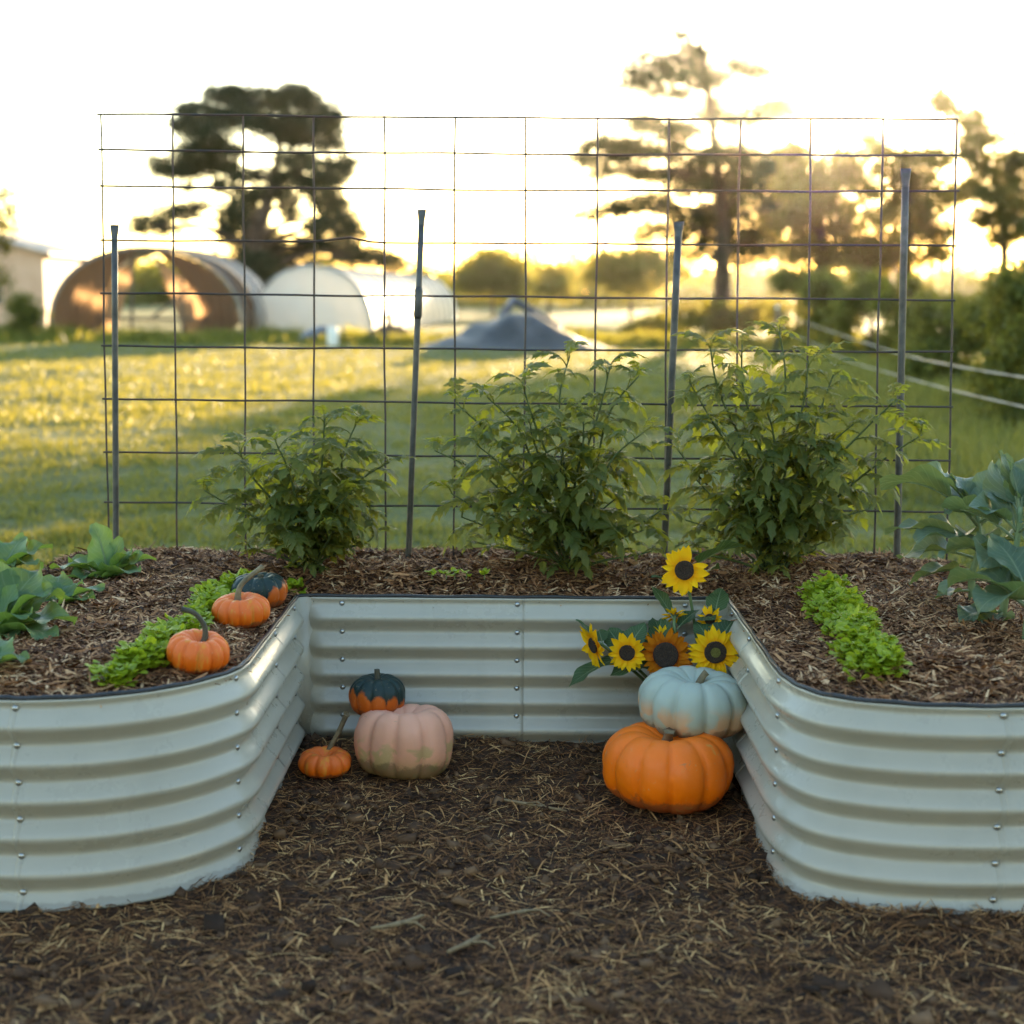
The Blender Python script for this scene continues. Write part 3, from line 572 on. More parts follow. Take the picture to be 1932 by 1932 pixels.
p = aty(628, 652, 34.0); o = thing('barrel', 'small white barrel standing in front of the dark heap', 'barrel', (p.x, 34, -0.03))
mb = MB(); mb.tube([(0, 0, 0), (0, 0, 0.02), (0, 0, 0.12), (0, 0, 0.25), (0, 0, 0.36), (0, 0, 0.42)], [0.115, 0.12, 0.13, 0.135, 0.13, 0.12], 14); M['whitep'] = noisy('white_plastic', [(0.3, (0.74, 0.73, 0.68)), (0.7, (0.80, 0.79, 0.75))], 4, 0.4); mb.obj('drum', M['whitep'], o, True)
mb = MB(); mb.tube([(0, 0, 0.421), (0, 0, 0.45)], [0.125, 0.12], 14); mb.obj('lid', M['whitep'], o, True)
p = aty(733, 612, 36.6); o = thing('marker_post', 'short post with a box top on the brown earth heap', 'post', (p.x, 36.5, p.z - 0.45)); 
mb = MB(); mb.tube([(0, 0, 0), (0, 0, 0.6)], 0.05, 6); mb.obj('shaft', M['timber'], o); mb = MB(); mb.box((0, 0, 0.66), (0.2, 0.16, 0.14)); mb.obj('cap_box', M['timber'], o)
# low weedy strip at the edge of the mown field
xs = rng.uniform(-13, 12, 26000); ys = 36.5 + rng.normal(0, 1.0, 26000) + 0.5 * np.sin(xs); hs = rng.uniform(0.12, 0.42, 26000) * np.clip(0.8 + 0.6 * bumps(xs, ys, 1.3), 0.2, 1.6)
kind(bake('weeds', BL, np.stack([xs, ys, np.full(26000, -0.05)], 1), rand_rot(26000, 0.35), np.stack([np.full(26000, 0.7), hs, hs], 1), M['shrub']), 'stuff', 'strip of dark weeds where the mown field ends', 'weeds')

# ------------------------------------------------------------------ rope fence on the right
M['rope'] = noisy('white_rope', [(0.3, (0.36, 0.31, 0.26)), (0.7, (0.52, 0.46, 0.39))], 60, 0.7, 0.5, 160, 0.003)
def rope(pix, label):
    P = []
    for px, py in pix:
        t = (px - 1465) / (1932 - 1465); D = 1 / (1 / 30 + t * (1 / 8 - 1 / 30)); P.append(aty(px, py, D))
    o = thing('fence_rope', label, 'rope', P[0], 'ropes of the field fence'); Q = crom([tuple(q - P[0]) for q in P], 8)
    for tw in range(2):
        mb = MB(); mb.tube([(q[0], q[1] + 0.004 * math.cos(i * 0.9 + tw * 3.14), q[2] + 0.004 * math.sin(i * 0.9 + tw * 3.14)) for i, q in enumerate(Q)], 0.0032, 6); mb.obj('strand', M['rope'], o, True)
rope([(1465, 587), (1530, 612), (1600, 636), (1700, 668), (1800, 690), (1932, 712), (2060, 730)], 'upper white rope of the fence sloping to the right edge')
rope([(1465, 619), (1530, 646), (1600, 680), (1700, 710), (1800, 737), (1932, 768), (2060, 798)], 'lower white rope of the fence sloping to the right edge')
p = atz(1464, 655, 0.0); p = aty(1464, 650, 30.0); o = thing('fence_post', 'thin grey fence post where the ropes end', 'post', (p.x, 30.0, -0.05))
t_ = aty(1464, 582, 30.0); mb = MB(); mb.tube([(0, 0, 0), (0, 0, t_.z + 0.05)], 0.035, 8); mb.obj('shaft', M['stake'], o, True)
mb = MB(); mb.tube([(0, 0, t_.z + 0.05), (0, 0, t_.z + 0.11)], [0.045, 0.03], 8); mb.obj('cap', M['whitep'], o, True)
pr = aty(2060, 730, 1 / (1 / 30 + (2060 - 1465) / 467 * (1 / 8 - 1 / 30))); o = thing('fence_post', 'fence post just outside the right edge', 'post', (pr.x, pr.y, -0.05)); mb = MB(); mb.tube([(0, 0, 0), (0, 0, pr.z + 0.2)], 0.03, 8); mb.obj('shaft', M['stake'], o, True)

# ------------------------------------------------------------------ raised bed
bed = thing('raised_bed', 'cream corrugated steel raised garden bed, U-shaped with rounded front ends', 'raised bed', (0, 3.6, 0))
BO = Vector((0, 3.6, 0))
RIM, PER, AMP = 0.432, 0.076, 0.0255
def off(z):
    t = ((0.415 - z) / PER) % 1.0
    c = 0.6 * (0.5 - 0.5 * math.cos(2 * math.pi * t)) + 0.4 * (1 - math.sqrt((2 * t - 1) ** 2 + 0.012)) / 0.89
    return AMP * max(0, c) if z < 0.430 else 0.0
ZS = [0.0 + RIM * i / 92 for i in range(93)]
def resample(p, step=0.02):
    out = [p[0]]
    for a, b in zip(p[:-1], p[1:]):
        n = max(1, int(math.hypot(b[0] - a[0], b[1] - a[1]) / step))
        out += [(a[0] + (b[0] - a[0]) * i / n, a[1] + (b[1] - a[1]) * i / n) for i in range(1, n + 1)]
    return out
def normals(p):
    out = []
    for i in range(len(p)):
        a, b = p[max(i - 1, 0)], p[min(i + 1, len(p) - 1)]
        dx, dy = b[0] - a[0], b[1] - a[1]; l = math.hypot(dx, dy); out.append((dy / l, -dx / l))
    return out
for i, (p, f0, f1) in enumerate(PANELS):
    p = resample(p); # let each sheet lap a little over the next
    dx, dy = p[-1][0] - p[-2][0], p[-1][1] - p[-2][1]; l = math.hypot(dx, dy)
    if not f1: p = p + [(p[-1][0] + dx / l * 0.014, p[-1][1] + dy / l * 0.014)]
    nr = normals(p); lens = [0]
    for a, b in zip(p[:-1], p[1:]): lens.append(lens[-1] + math.hypot(b[0] - a[0], b[1] - a[1]))
    v = []
    for j, (q, n_) in enumerate(zip(p, nr)):
        k = 1.0
        if f0: k *= min(1, max(0, (lens[j] - 0.014) / 0.03))
        if f1: k *= min(1, max(0, (lens[-1] - lens[j] - 0.014) / 0.03))
        k = k * k * (3 - 2 * k)
        for z in ZS:
            o_ = off(z) * k + 0.0006 * (i % 2); v.append((q[0] + n_[0] * o_, q[1] + n_[1] * o_ - BO.y, z))
    f = grid_faces(len(p), len(ZS))[:, ::-1]
    o = link('wall_panel', mesh_data('wall_panel', v, f, M['steel'], True), bed)
    sm = o.modifiers.new('thickness', 'SOLIDIFY'); sm.thickness = 0.0008; sm.offset = -1
# folded corner posts in the two inner corners
for sx, cx in ((1, LX), (-1, RX)):
    mb = MB(); a = [(cx - sx * 0.002, BY - 0.042), (cx + sx * 0.003, BY - 0.024), (cx + sx * 0.010, BY - 0.010), (cx + sx * 0.024, BY - 0.003), (cx + sx * 0.042, BY + 0.002)]
    v = []; f = []
    for (qx, qy) in a:
        for z in (0.001, 0.431): v.append((qx, qy - BO.y - 0.001, z))
    for k in range(len(a) - 1): f.append((2 * k, 2 * k + 1, 2 * k + 3, 2 * k + 2) if sx < 0 else (2 * k, 2 * k + 2, 2 * k + 3, 2 * k + 1))
    mb.add(v, f); o = mb.obj('corner_post', M['steel'], bed, True); sm = o.modifiers.new('thickness', 'SOLIDIFY'); sm.thickness = 0.002; sm.offset = 0
# black edging along the rim
path = []
for p, *_ in PANELS: path += resample(p, 0.03)
mb = MB(); pts = [(q[0], q[1] - BO.y, RIM + 0.001 + 0.0012 * math.sin(i * 0.9)) for i, q in enumerate(path)]
pts2 = [pts[0]]
for q in pts[1:]:
    if (Vector(q) - Vector(pts2[-1])).length > 0.004: pts2.append(q)
mb.tube(pts2 + [pts2[0]], 0.0052, 8, False); mb.obj('rim_edging', M['rubber'], bed, True)
# bolts
mb = MB()
prof = [(0.0074, 0), (0.0072, 0.002), (0.0056, 0.0042), (0.003, 0.0056)]; v = []; f = []
for r_, h in prof: v += [(r_ * math.cos(a), -h, r_ * math.sin(a)) for a in [2 * math.pi * k / 10 for k in range(10)]]
v.append((0, -0.006, 0))
for i in range(3):
    for k in range(10): f.append((i * 10 + k, i * 10 + (k + 1) % 10, i * 10 + 10 + (k + 1) % 10, i * 10 + 10 + k))
for k in range(10): f.append((30 + k, 30 + (k + 1) % 10, 40))
bolt_me = mesh_data('bolt', v, f, M['bolt'], True)
for bx, by, ang in [(-0.975, 2.853, 0), (-0.588, 3.092, 68), (-0.570, 3.505, 90), (-0.567, 3.80, 90), (-0.448, BY, 0), (0.016, BY, 0), (0.46, BY, 0), (0.572, 3.77, -90), (0.573, 3.49, -90), (0.575, 3.10, -82), (0.968, 2.848, 0)]:
    for k in range(6):
        z = 0.4135 - k * PER; nx, ny = math.sin(R(ang)), -math.cos(R(ang))
        link('bolt', bolt_me, bed, loc=(bx + nx * 0.0022, by + ny * 0.0022 - BO.y, z), rot=(0, 0, R(ang)))

# soil and wood chips inside the bed
sx_ = np.arange(-1.42, 1.42, 0.014); sy_ = np.arange(2.82, 4.46, 0.014); SX, SY = np.meshgrid(sx_, sy_)
F = grid_faces(*SX.shape); V = np.stack([SX, SY, bed_z(SX, SY)], -1).reshape(-1, 3)
cen = V[F].mean(1); keep = in_bed(cen[:, 0], cen[:, 1]) & (bed_dist(cen[:, 0], cen[:, 1]) > 0.008); F = F[keep]
used = np.unique(F); remap = np.full(len(V), -1); remap[used] = np.arange(len(used))
soil = link('bed_soil', mesh_data('bed_soil', V[used], remap[F], M['soil'], True)); kind(soil, 'structure')
def chip(bend, w_, n=2):
    v, f = strip(n, bend, 1, 0.5, 0.03); return v, f
x, y = spread(150000, -1.39, 1.39, 2.84, 4.43); ok = in_bed(x, y) & (bed_dist(x, y) > 0.016); x, y = x[ok], y[ok]
L = rng.gamma(3.0, 0.0085, len(x)) + 0.007
pos = np.stack([x, y, bed_z(x, y) + rng.uniform(0.0, 0.012, len(x))], 1)
wd = rng.gamma(3, 0.0011, len(x)) + 0.001; big = rng.random(len(x)) < 0.06; wd[big] *= 2.3; L = np.minimum(L, 0.075)
ch = bake('shredded_bark', [chip(0.1, 1), chip(0.3, 1), chip(-0.2, 1), chip(0.0, 1)], pos, rand_rot(len(x), 0.28), np.stack([L, wd, np.maximum(L * 0.6, 0.006)], 1), M['chips'])
kind(ch, 'stuff', 'shredded brown bark mulch filling the raised bed', 'mulch')

# ------------------------------------------------------------------ trellis and stakes
PB, PT = 4.27, 4.35                       # panel leans slightly away at the top
def panel_pt(px, py):
    z = 1.0
    for _ in range(4):
        Y = PB + (PT - PB) * (z - 0.478) / 1.25; p = aty(px, py, Y); z = p.z
    return p
TR = thing('wire_trellis', 'tall rusty wire mesh trellis panel standing behind the tomato plants', 'trellis', (0, PB, 0.45))
TO = Vector((0, PB, 0.45))
vt = [190, 325, 459, 592, 725, 858, 993, 1128, 1262, 1397, 1531, 1666, 1805]
vb = [205, 335, 464, 593, 727, 857, 988, 1119, 1252, 1383, 1517, 1648, 1786]
hl = [215, 283, 351, 453, 553, 653, 752, 852, 947]
hr = [225, 293, 361, 464, 566, 664, 768, 869, 965]
def wob(i, t, a): return a * (math.sin(9 * t + i * 1.7) + 0.6 * math.sin(23 * t + i * 2.9))
for i, (a, b) in enumerate(zip(vt, vb)):
    mb = MB(); P = []
    y0, y1 = 215 + 10 * i / 12, 1062 + 12 * i / 12
    for k in range(19):
        t = k / 18; q = panel_pt(a + (b - a) * t + wob(i, t, 0.9), y0 + (y1 - y0) * t); P.append(q - TO + Vector((0, 0, 0)))
    mb.tube(P, 0.0031, 6); mb.obj('wire', M['wire'], TR, True)
for i, (a, b) in enumerate(zip(hl, hr)):
    mb = MB(); P = []
    x0 = [184, 186, 188, 190, 190, 192, 194, 196, 197][i]; x1 = [1806, 1809, 1809, 1805, 1801, 1799, 1797, 1793, 1790][i]
    for k in range(49):
        t = k / 48; e = wob(i + 5, t * 2, 0.7)
        if i == 3: e -= 9 * math.exp(-((x0 + (x1 - x0) * t - 655) / 30) ** 2)
        q = panel_pt(x0 + (x1 - x0) * t, a + (b - a) * t + 3 * math.sin(math.pi * t) * (1 if i < 3 else 0.3) + e); P.append(q - TO + Vector((0, -0.0048, 0)))
    mb.tube(P, 0.0031, 6); mb.obj('wire', M['wire'], TR, True)
mb = MB(); mb.tube([panel_pt(205, 1048) - TO, panel_pt(1784, 1064) - TO], 0.0031, 6); mb.obj('wire', M['wire'], TR, True)

def stake(top, bot, label, w_=0.0088, kink=None):
    Yp = PB - 0.030
    b = aty(bot[0], bot[1], Yp); t_ = aty(top[0], top[1], Yp + 0.05)
    o = thing('metal_stake', label, 'stake', (b.x, b.y, 0.40), group='metal stakes holding the trellis'); o0 = Vector(o.location)
    mb = MB(); ax = (t_ - b)
    P = [b - ax * 0.10] + [b + ax * k for k in (0.0, 0.25, 0.5, 0.75, 0.955)]
    mb.tube([p - o0 for p in P], w_, 10); mb.obj('shaft', M['stake'], o, True)
    mb = MB(); n = 10; v = []; f = []
    secs = [(0.95, w_ * 1.0, w_ * 1.0), (0.965, w_ * 1.05, w_ * 0.8), (0.985, w_ * 1.35, w_ * 0.35), (1.0, w_ * 1.45, w_ * 0.28)]
    for (k, ra, rb) in secs:
        c = b + ax * k - o0; v += [(c.x + ra * math.cos(2 * math.pi * q / n), c.y + rb * math.sin(2 * math.pi * q / n), c.z) for q in range(n)]
    for i in range(3):
        for k in range(n): f.append((i * n + k, i * n + (k + 1) % n, i * n + n + (k + 1) % n, i * n + n + k))
    f.append(tuple(range(3 * n, 4 * n))); mb.add(v, f); mb.obj('flattened_tip', M['stake'], o, True)
    if kink:
        c = b + ax * kink - o0; u = ax.normalized(); mb = MB()
        mb.tube([c - u * 0.045, c - u * 0.035, c + u * 0.035, c + u * 0.045], [w_ * 1.02, w_ * 1.35, w_ * 1.35, w_ * 1.02], 10); mb.obj('coupling', M['stake'], o, True)
stake((216, 424), (219, 1040), 'dark upright metal stake at the left end of the trellis')
stake((796, 395), (771, 1040), 'slightly leaning metal stake between the left and middle tomato plants', kink=0.73)
stake((1281, 418), (1253, 1045), 'leaning metal stake between the middle and right tomato plants', 0.0105)
stake((1709, 318), (1692, 1058), 'tallest metal stake, right of the right tomato plant', 0.0105)

# ------------------------------------------------------------------ pumpkins
def pumpkin_mat(name, top, side, low=None, spots=None, rough=0.42, mottle=None, two=None, low_spots=False):
    m, nt, b = new_mat(name)
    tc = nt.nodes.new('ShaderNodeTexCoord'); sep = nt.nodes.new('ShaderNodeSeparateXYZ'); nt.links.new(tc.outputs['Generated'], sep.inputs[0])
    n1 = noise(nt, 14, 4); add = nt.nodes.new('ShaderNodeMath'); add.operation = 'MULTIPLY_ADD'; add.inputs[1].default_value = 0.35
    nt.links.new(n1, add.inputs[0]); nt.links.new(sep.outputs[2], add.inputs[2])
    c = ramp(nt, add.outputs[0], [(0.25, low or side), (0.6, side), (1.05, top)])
    if mottle: # streaky flecks along the ribs
        mp = nt.nodes.new('ShaderNodeMapping'); mp.inputs['Scale'].default_value = (60, 60, 14); nt.links.new(tc.outputs['Object'], mp.inputs[0])
        c = mixc(nt, ramp(nt, noise(nt, 1.0, 3, vec=mp.outputs[0]), [(0.55, (0, 0, 0)), (0.68, (0.75,) * 3)]), c, mottle)
    if spots:
        sf = ramp(nt, noise(nt, spots[1], 3, dist=0.4), [(spots[2], (0, 0, 0)), (spots[2] + 0.07, (0.85,) * 3)])
        if low_spots: sf = mixc(nt, 1.0, sf, ramp(nt, sep.outputs[2], [(0.08, (1, 1, 1)), (0.48, (0.9,) * 3), (0.68, (0, 0, 0))]), 'MULTIPLY')
        c = mixc(nt, sf, c, spots[0])
    if two: # lower half of another colour, scalloped by the ribs
        at = nt.nodes.new('ShaderNodeAttribute'); at.attribute_name = 'two'; at.attribute_type = 'GEOMETRY'
        n2 = nt.nodes.new('ShaderNodeMath'); n2.operation = 'MULTIPLY_ADD'; n2.inputs[1].default_value = 0.42; nt.links.new(noise(nt, 34, 5, 0.7), n2.inputs[0]); nt.links.new(at.outputs['Fac'], n2.inputs[2])
        c = mixc(nt, ramp(nt, n2.outputs[0], [(0.66, (0, 0, 0)), (0.76, (1, 1, 1))]), c, two)
    nt.links.new(c, b.inputs['Base Color']); b.inputs['Roughness'].default_value = rough; b.inputs['Specular IOR Level'].default_value = 0.28
    b.inputs['Subsurface Weight'].default_value = 0.08; b.inputs['Subsurface Radius'].default_value = (0.01, 0.004, 0.001)
    # scars, freckles, dust
    c = b.inputs['Base Color'].links[0].from_socket
    mp2 = nt.nodes.new('ShaderNodeMapping'); mp2.inputs['Scale'].default_value = (26, 26, 60); nt.links.new(tc.outputs['Object'], mp2.inputs[0])
    scar = ramp(nt, noise(nt, 1.0, 4, 0.6, vec=mp2.outputs[0], dist=1.2), [(0.69, (0, 0, 0)), (0.73, (0.7,) * 3)])
    c = mixc(nt, scar, c, mixc(nt, 0.6, c, (0.30, 0.22, 0.13)))
    c = mixc(nt, ramp(nt, noise(nt, 130, 2), [(0.66, (0, 0, 0)), (0.74, (0.5,) * 3)]), c, mixc(nt, 0.5, c, (0.55, 0.42, 0.22)))
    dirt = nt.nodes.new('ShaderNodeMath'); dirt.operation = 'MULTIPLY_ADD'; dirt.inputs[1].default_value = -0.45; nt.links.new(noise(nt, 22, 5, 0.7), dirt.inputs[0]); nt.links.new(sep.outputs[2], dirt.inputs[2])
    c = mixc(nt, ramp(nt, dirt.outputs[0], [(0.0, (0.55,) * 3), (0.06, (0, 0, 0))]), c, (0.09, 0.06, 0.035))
    nt.links.new(c, b.inputs['Base Color'])
    nt.links.new(ramp(nt, noise(nt, 18, 5, 0.7), [(0.3, (rough - 0.08,) * 3), (0.7, (rough + 0.2,) * 3)]), b.inputs['Roughness'])
    bump(nt, b, noise(nt, 42, 6, 0.65), 0.28, 0.005)
    return m
M['stem'] = noisy('pumpkin_stem', [(0.3, (0.10, 0.075, 0.04)), (0.7, (0.26, 0.19, 0.10))], 40, 0.75, 0.4, 120, 0.002)
M['stem_dark'] = noisy('dark_pumpkin_stem', [(0.3, (0.035, 0.032, 0.022)), (0.7, (0.10, 0.085, 0.05))], 40, 0.75, 0.4, 120, 0.002)
def pumpkin(label, cx, cy, cz, rw, h, ribs, depth, mat, stem, smat, squ=0.78, dim=0.28, tilt=(0, 0), lump=0.02, seed=0, rot=0, two=None, twa=0.16, two0=0.5):
    """body of revolution with ribs; stem: list of (dx, dy, dz, radius) from the top dimple"""
    o = thing('pumpkin', label, 'pumpkin', (cx, cy, cz)); r2 = random.Random(seed); nu, nv = ribs * 10, 36
    o.rotation_euler = (tilt[0], tilt[1], rot)
    ph = [r2.uniform(-0.12, 0.12) for _ in range(ribs)]; am = [r2.uniform(0.75, 1.25) for _ in range(ribs)]; wv = [r2.uniform(0, 6.28) for _ in range(4)]
    v = []; f = []; tw = []
    for j in range(nv + 1):
        t = -math.pi / 2 + math.pi * j / nv; cs, sn = math.cos(t), math.sin(t)
        for i in range(nu):
            a = 2 * math.pi * i / nu; k = int(i / 10); fr = (i % 10) / 10
            u = abs(fr - 0.5) * 2; g = 1 - depth * (u ** 3.2) * (0.8 + 0.3 * am[k]) * (0.25 + 0.75 * min(1, cs * 2.2))
            rad = rw * (abs(cs) ** squ) * g * (1 + lump * math.sin(a * 2 + wv[0]) + lump * 0.6 * math.sin(a * 3 + wv[1] + t))
            z = h / 2 * (abs(sn) ** 0.92) * (1 if sn > 0 else -1)
            # dimples at top and bottom
            q = abs(cs) ** squ; dd = dim * math.exp(-(q / 0.36) ** 2) * h
            z = (z * (1 - 0.05 * depth * 10 * u ** 3 * (1 if sn > 0 else 0.3) * math.exp(-((q - 0.45) / 0.4) ** 2)) - dd) if sn > 0 else z + dd * 0.5
            z *= (1 + lump * 0.8 * math.sin(a + wv[2])); rad *= 1 + 0.010 * math.sin(5 * t + 3 * k + wv[3]) + 0.006 * math.sin(17 * a + 9 * t + wv[1]) * math.cos(11 * t + wv[0])
            v.append((rad * math.cos(a), rad * math.sin(a), z + h / 2))
            tw.append(two0 - (z / h) * 1.2 + (0.20 * (1 - u * u) if two else 0) + twa * math.sin(a + (two or 0)))
    for j in range(nv):
        for i in range(nu): f.append((j * nu + i, j * nu + (i + 1) % nu, (j + 1) * nu + (i + 1) % nu, (j + 1) * nu + i))
    lo = min(p[2] for p in v); v = [(p[0], p[1], p[2] - lo) for p in v]
    me = mesh_data('body', v, np.array(f), mat, True)
    if two is not None:
        at = me.attributes.new('two', 'FLOAT', 'POINT'); at.data.foreach_set('value', np.array(tw, dtype=np.float32))
    link('body', me, o)
    if stem:
        zt = v[-1][2] - 0.004; mb = MB(); n = 10; P = crom([tuple(s_[:3]) + (s_[3],) for s_ in stem], 5); rings = []
        fv = []; ff = []
        for i, p in enumerate(P):
            a, b = Vector(P[max(i - 1, 0)][:3]), Vector(P[min(i + 1, len(P) - 1)][:3]); d = (b - a).normalized()
            e1 = d.orthogonal().normalized() if i == 0 else (e1 - d * e1.dot(d)).normalized(); e2 = d.cross(e1)
            for k in range(n):
                rr = p[3] * (1.12 if k % 2 else 0.88); q = Vector(p[:3]) + (e1 * math.cos(2 * math.pi * k / n) + e2 * math.sin(2 * math.pi * k / n)) * rr; fv.append((q.x, q.y, q.z + zt))
        for i in range(len(P) - 1):
            for k in range(n): ff.append((i * n + k, i * n + (k + 1) % n, i * n + n + (k + 1) % n, i * n + n + k))
        ff.append(tuple(range((len(P) - 1) * n, len(P) * n))); mb.add(fv, ff); mb.obj('stem', smat, o, True)
    return o
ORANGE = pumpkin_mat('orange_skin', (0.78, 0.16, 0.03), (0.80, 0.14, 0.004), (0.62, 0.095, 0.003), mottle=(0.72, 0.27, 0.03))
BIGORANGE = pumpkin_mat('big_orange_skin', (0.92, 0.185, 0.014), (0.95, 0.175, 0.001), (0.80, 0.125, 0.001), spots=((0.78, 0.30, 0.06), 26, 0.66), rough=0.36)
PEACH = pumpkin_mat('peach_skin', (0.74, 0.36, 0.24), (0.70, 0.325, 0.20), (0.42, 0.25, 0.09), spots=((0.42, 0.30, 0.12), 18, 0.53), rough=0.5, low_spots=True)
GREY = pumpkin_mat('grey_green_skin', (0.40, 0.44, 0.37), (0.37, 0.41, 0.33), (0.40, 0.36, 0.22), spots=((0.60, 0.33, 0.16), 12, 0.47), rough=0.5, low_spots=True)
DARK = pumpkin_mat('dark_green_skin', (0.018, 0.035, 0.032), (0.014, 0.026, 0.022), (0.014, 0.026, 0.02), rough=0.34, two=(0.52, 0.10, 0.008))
def on_bed(px, py): 
    z = 0.43
    for _ in range(4): p = atz(px, py, z); z = float(bed_z(p.x, p.y)) + 0.004
    return p
def on_path(px, py):
    z = 0.04
    for _ in range(4): p = atz(px, py, z); z = float(mulch_z(p.x, p.y)) + 0.004
    return p
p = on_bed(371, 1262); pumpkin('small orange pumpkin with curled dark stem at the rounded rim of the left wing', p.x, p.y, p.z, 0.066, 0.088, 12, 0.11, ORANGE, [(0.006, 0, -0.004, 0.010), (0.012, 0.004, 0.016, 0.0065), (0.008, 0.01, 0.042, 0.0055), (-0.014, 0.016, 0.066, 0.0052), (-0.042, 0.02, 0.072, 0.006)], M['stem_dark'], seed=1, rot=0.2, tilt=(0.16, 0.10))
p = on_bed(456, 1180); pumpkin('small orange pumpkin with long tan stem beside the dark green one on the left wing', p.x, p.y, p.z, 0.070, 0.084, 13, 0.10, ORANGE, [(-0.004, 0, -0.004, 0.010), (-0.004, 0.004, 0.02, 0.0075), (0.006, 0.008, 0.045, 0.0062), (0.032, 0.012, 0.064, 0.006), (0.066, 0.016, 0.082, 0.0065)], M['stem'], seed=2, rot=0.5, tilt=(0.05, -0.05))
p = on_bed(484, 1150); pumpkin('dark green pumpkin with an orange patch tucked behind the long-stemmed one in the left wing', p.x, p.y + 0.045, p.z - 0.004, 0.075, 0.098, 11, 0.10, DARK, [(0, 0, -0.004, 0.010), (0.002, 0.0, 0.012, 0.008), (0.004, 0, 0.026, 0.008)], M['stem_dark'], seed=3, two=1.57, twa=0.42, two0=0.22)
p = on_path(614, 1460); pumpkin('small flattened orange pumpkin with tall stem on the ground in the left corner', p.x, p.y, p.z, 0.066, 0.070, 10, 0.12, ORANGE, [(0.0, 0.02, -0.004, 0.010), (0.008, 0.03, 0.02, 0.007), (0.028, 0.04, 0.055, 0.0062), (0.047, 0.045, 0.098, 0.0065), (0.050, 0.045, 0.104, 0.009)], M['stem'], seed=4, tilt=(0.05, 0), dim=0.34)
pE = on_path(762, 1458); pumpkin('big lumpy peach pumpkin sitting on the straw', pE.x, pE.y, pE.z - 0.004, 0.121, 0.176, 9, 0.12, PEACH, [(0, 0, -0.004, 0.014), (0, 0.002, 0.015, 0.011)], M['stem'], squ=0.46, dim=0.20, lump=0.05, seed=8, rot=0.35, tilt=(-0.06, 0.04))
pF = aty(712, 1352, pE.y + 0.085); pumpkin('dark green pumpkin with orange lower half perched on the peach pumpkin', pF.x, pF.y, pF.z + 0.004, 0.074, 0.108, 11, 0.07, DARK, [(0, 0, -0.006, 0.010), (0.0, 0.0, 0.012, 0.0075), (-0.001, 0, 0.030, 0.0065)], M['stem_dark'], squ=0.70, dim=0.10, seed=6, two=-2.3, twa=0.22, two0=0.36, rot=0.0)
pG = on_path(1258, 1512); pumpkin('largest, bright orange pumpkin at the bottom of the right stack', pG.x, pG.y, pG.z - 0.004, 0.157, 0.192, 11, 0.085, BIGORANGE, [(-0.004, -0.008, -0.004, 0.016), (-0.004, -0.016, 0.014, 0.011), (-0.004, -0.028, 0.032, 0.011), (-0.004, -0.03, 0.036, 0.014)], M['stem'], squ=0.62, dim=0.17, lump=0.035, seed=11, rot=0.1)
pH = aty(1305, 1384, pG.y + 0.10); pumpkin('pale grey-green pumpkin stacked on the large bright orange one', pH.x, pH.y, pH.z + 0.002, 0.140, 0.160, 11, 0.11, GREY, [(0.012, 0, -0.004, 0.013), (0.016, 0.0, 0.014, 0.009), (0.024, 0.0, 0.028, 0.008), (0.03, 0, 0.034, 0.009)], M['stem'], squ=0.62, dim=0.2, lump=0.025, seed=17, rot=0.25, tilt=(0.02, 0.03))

# ------------------------------------------------------------------ leaves
def leaf_mesh(name, L, W, mat, stalk=0.2, droop=0.6, el=0.9, cup=0.25, ruffle=0.06, seed=0, nu=14, nv=8, point=0.6, stalk_r=0.004, base=None, twist=0):
    """one leaf: stalk and blade, growing along +X from the origin at elevation el, bending down by droop"""
    r2 = random.Random(seed); P = []; p = Vector((0, 0, 0)); a = el; n = nu + 4; ds = L / n
    for i in range(n + 1):
        P.append((p.copy(), a)); a -= droop / n * (0.4 + 1.2 * i / n); p = p + Vector((math.cos(a), 0, math.sin(a))) * ds
    mb = MB(); i0 = int(stalk * n); ph = [r2.uniform(0, 6.28) for _ in range(3)]; sd_ = r2.choice((-1, 1))
    v = []; f = []; uv = []; m_ = n - i0
    for i in range(i0, n + 1):
        t = (i - i0) / m_; q, a = P[i]; nrm = Vector((-math.sin(a), 0, math.cos(a)))
        wd = W / 2 * (math.sin(math.pi * min(1, (t * 0.94 + 0.06)) ** point)) ** 0.75 if t < 1 else W * 0.06
        for k in range(nv + 1):
            s_ = k / nv * 2 - 1; e = abs(s_)
            h = cup * wd * e ** 1.6 + ruffle * W * e ** 2 * math.sin(9 * t + ph[0] + (2.1 if s_ > 0 else 0)) + 0.3 * ruffle * W * e * math.sin(19 * t + ph[1] + s_)
            yy = s_ * wd * (1 + 0.05 * math.sin(25 * t + ph[2])); tw = twist * t
            pt = q + Vector((0, yy * math.cos(tw), yy * math.sin(tw))) + nrm * h
            v.append(pt); uv.append((k / nv, t))
    for i in range(m_):
        for k in range(nv): b = i * (nv + 1) + k; f.append((b, b + nv + 1, b + nv + 2, b + 1))
    mb.add(v, f, uv)
    mb.tube([P[i][0] - Vector((0, 0, stalk_r * 0.6)) for i in range(0, n - 2, 2)], [max(0.0007, stalk_r * (1 - 0.85 * i / n)) for i in range(0, n - 2, 2)], 6)
    return mb.mesh(name, mat, True)
M['cabbage'] = leafy('cabbage_leaf', [(0.2, (0.085, 0.165, 0.06)), (0.5, (0.11, 0.205, 0.085)), (0.85, (0.15, 0.25, 0.115))], 0.42, (0.34, 0.44, 0.03), 0.42, 0.45, 'object', 6, True)
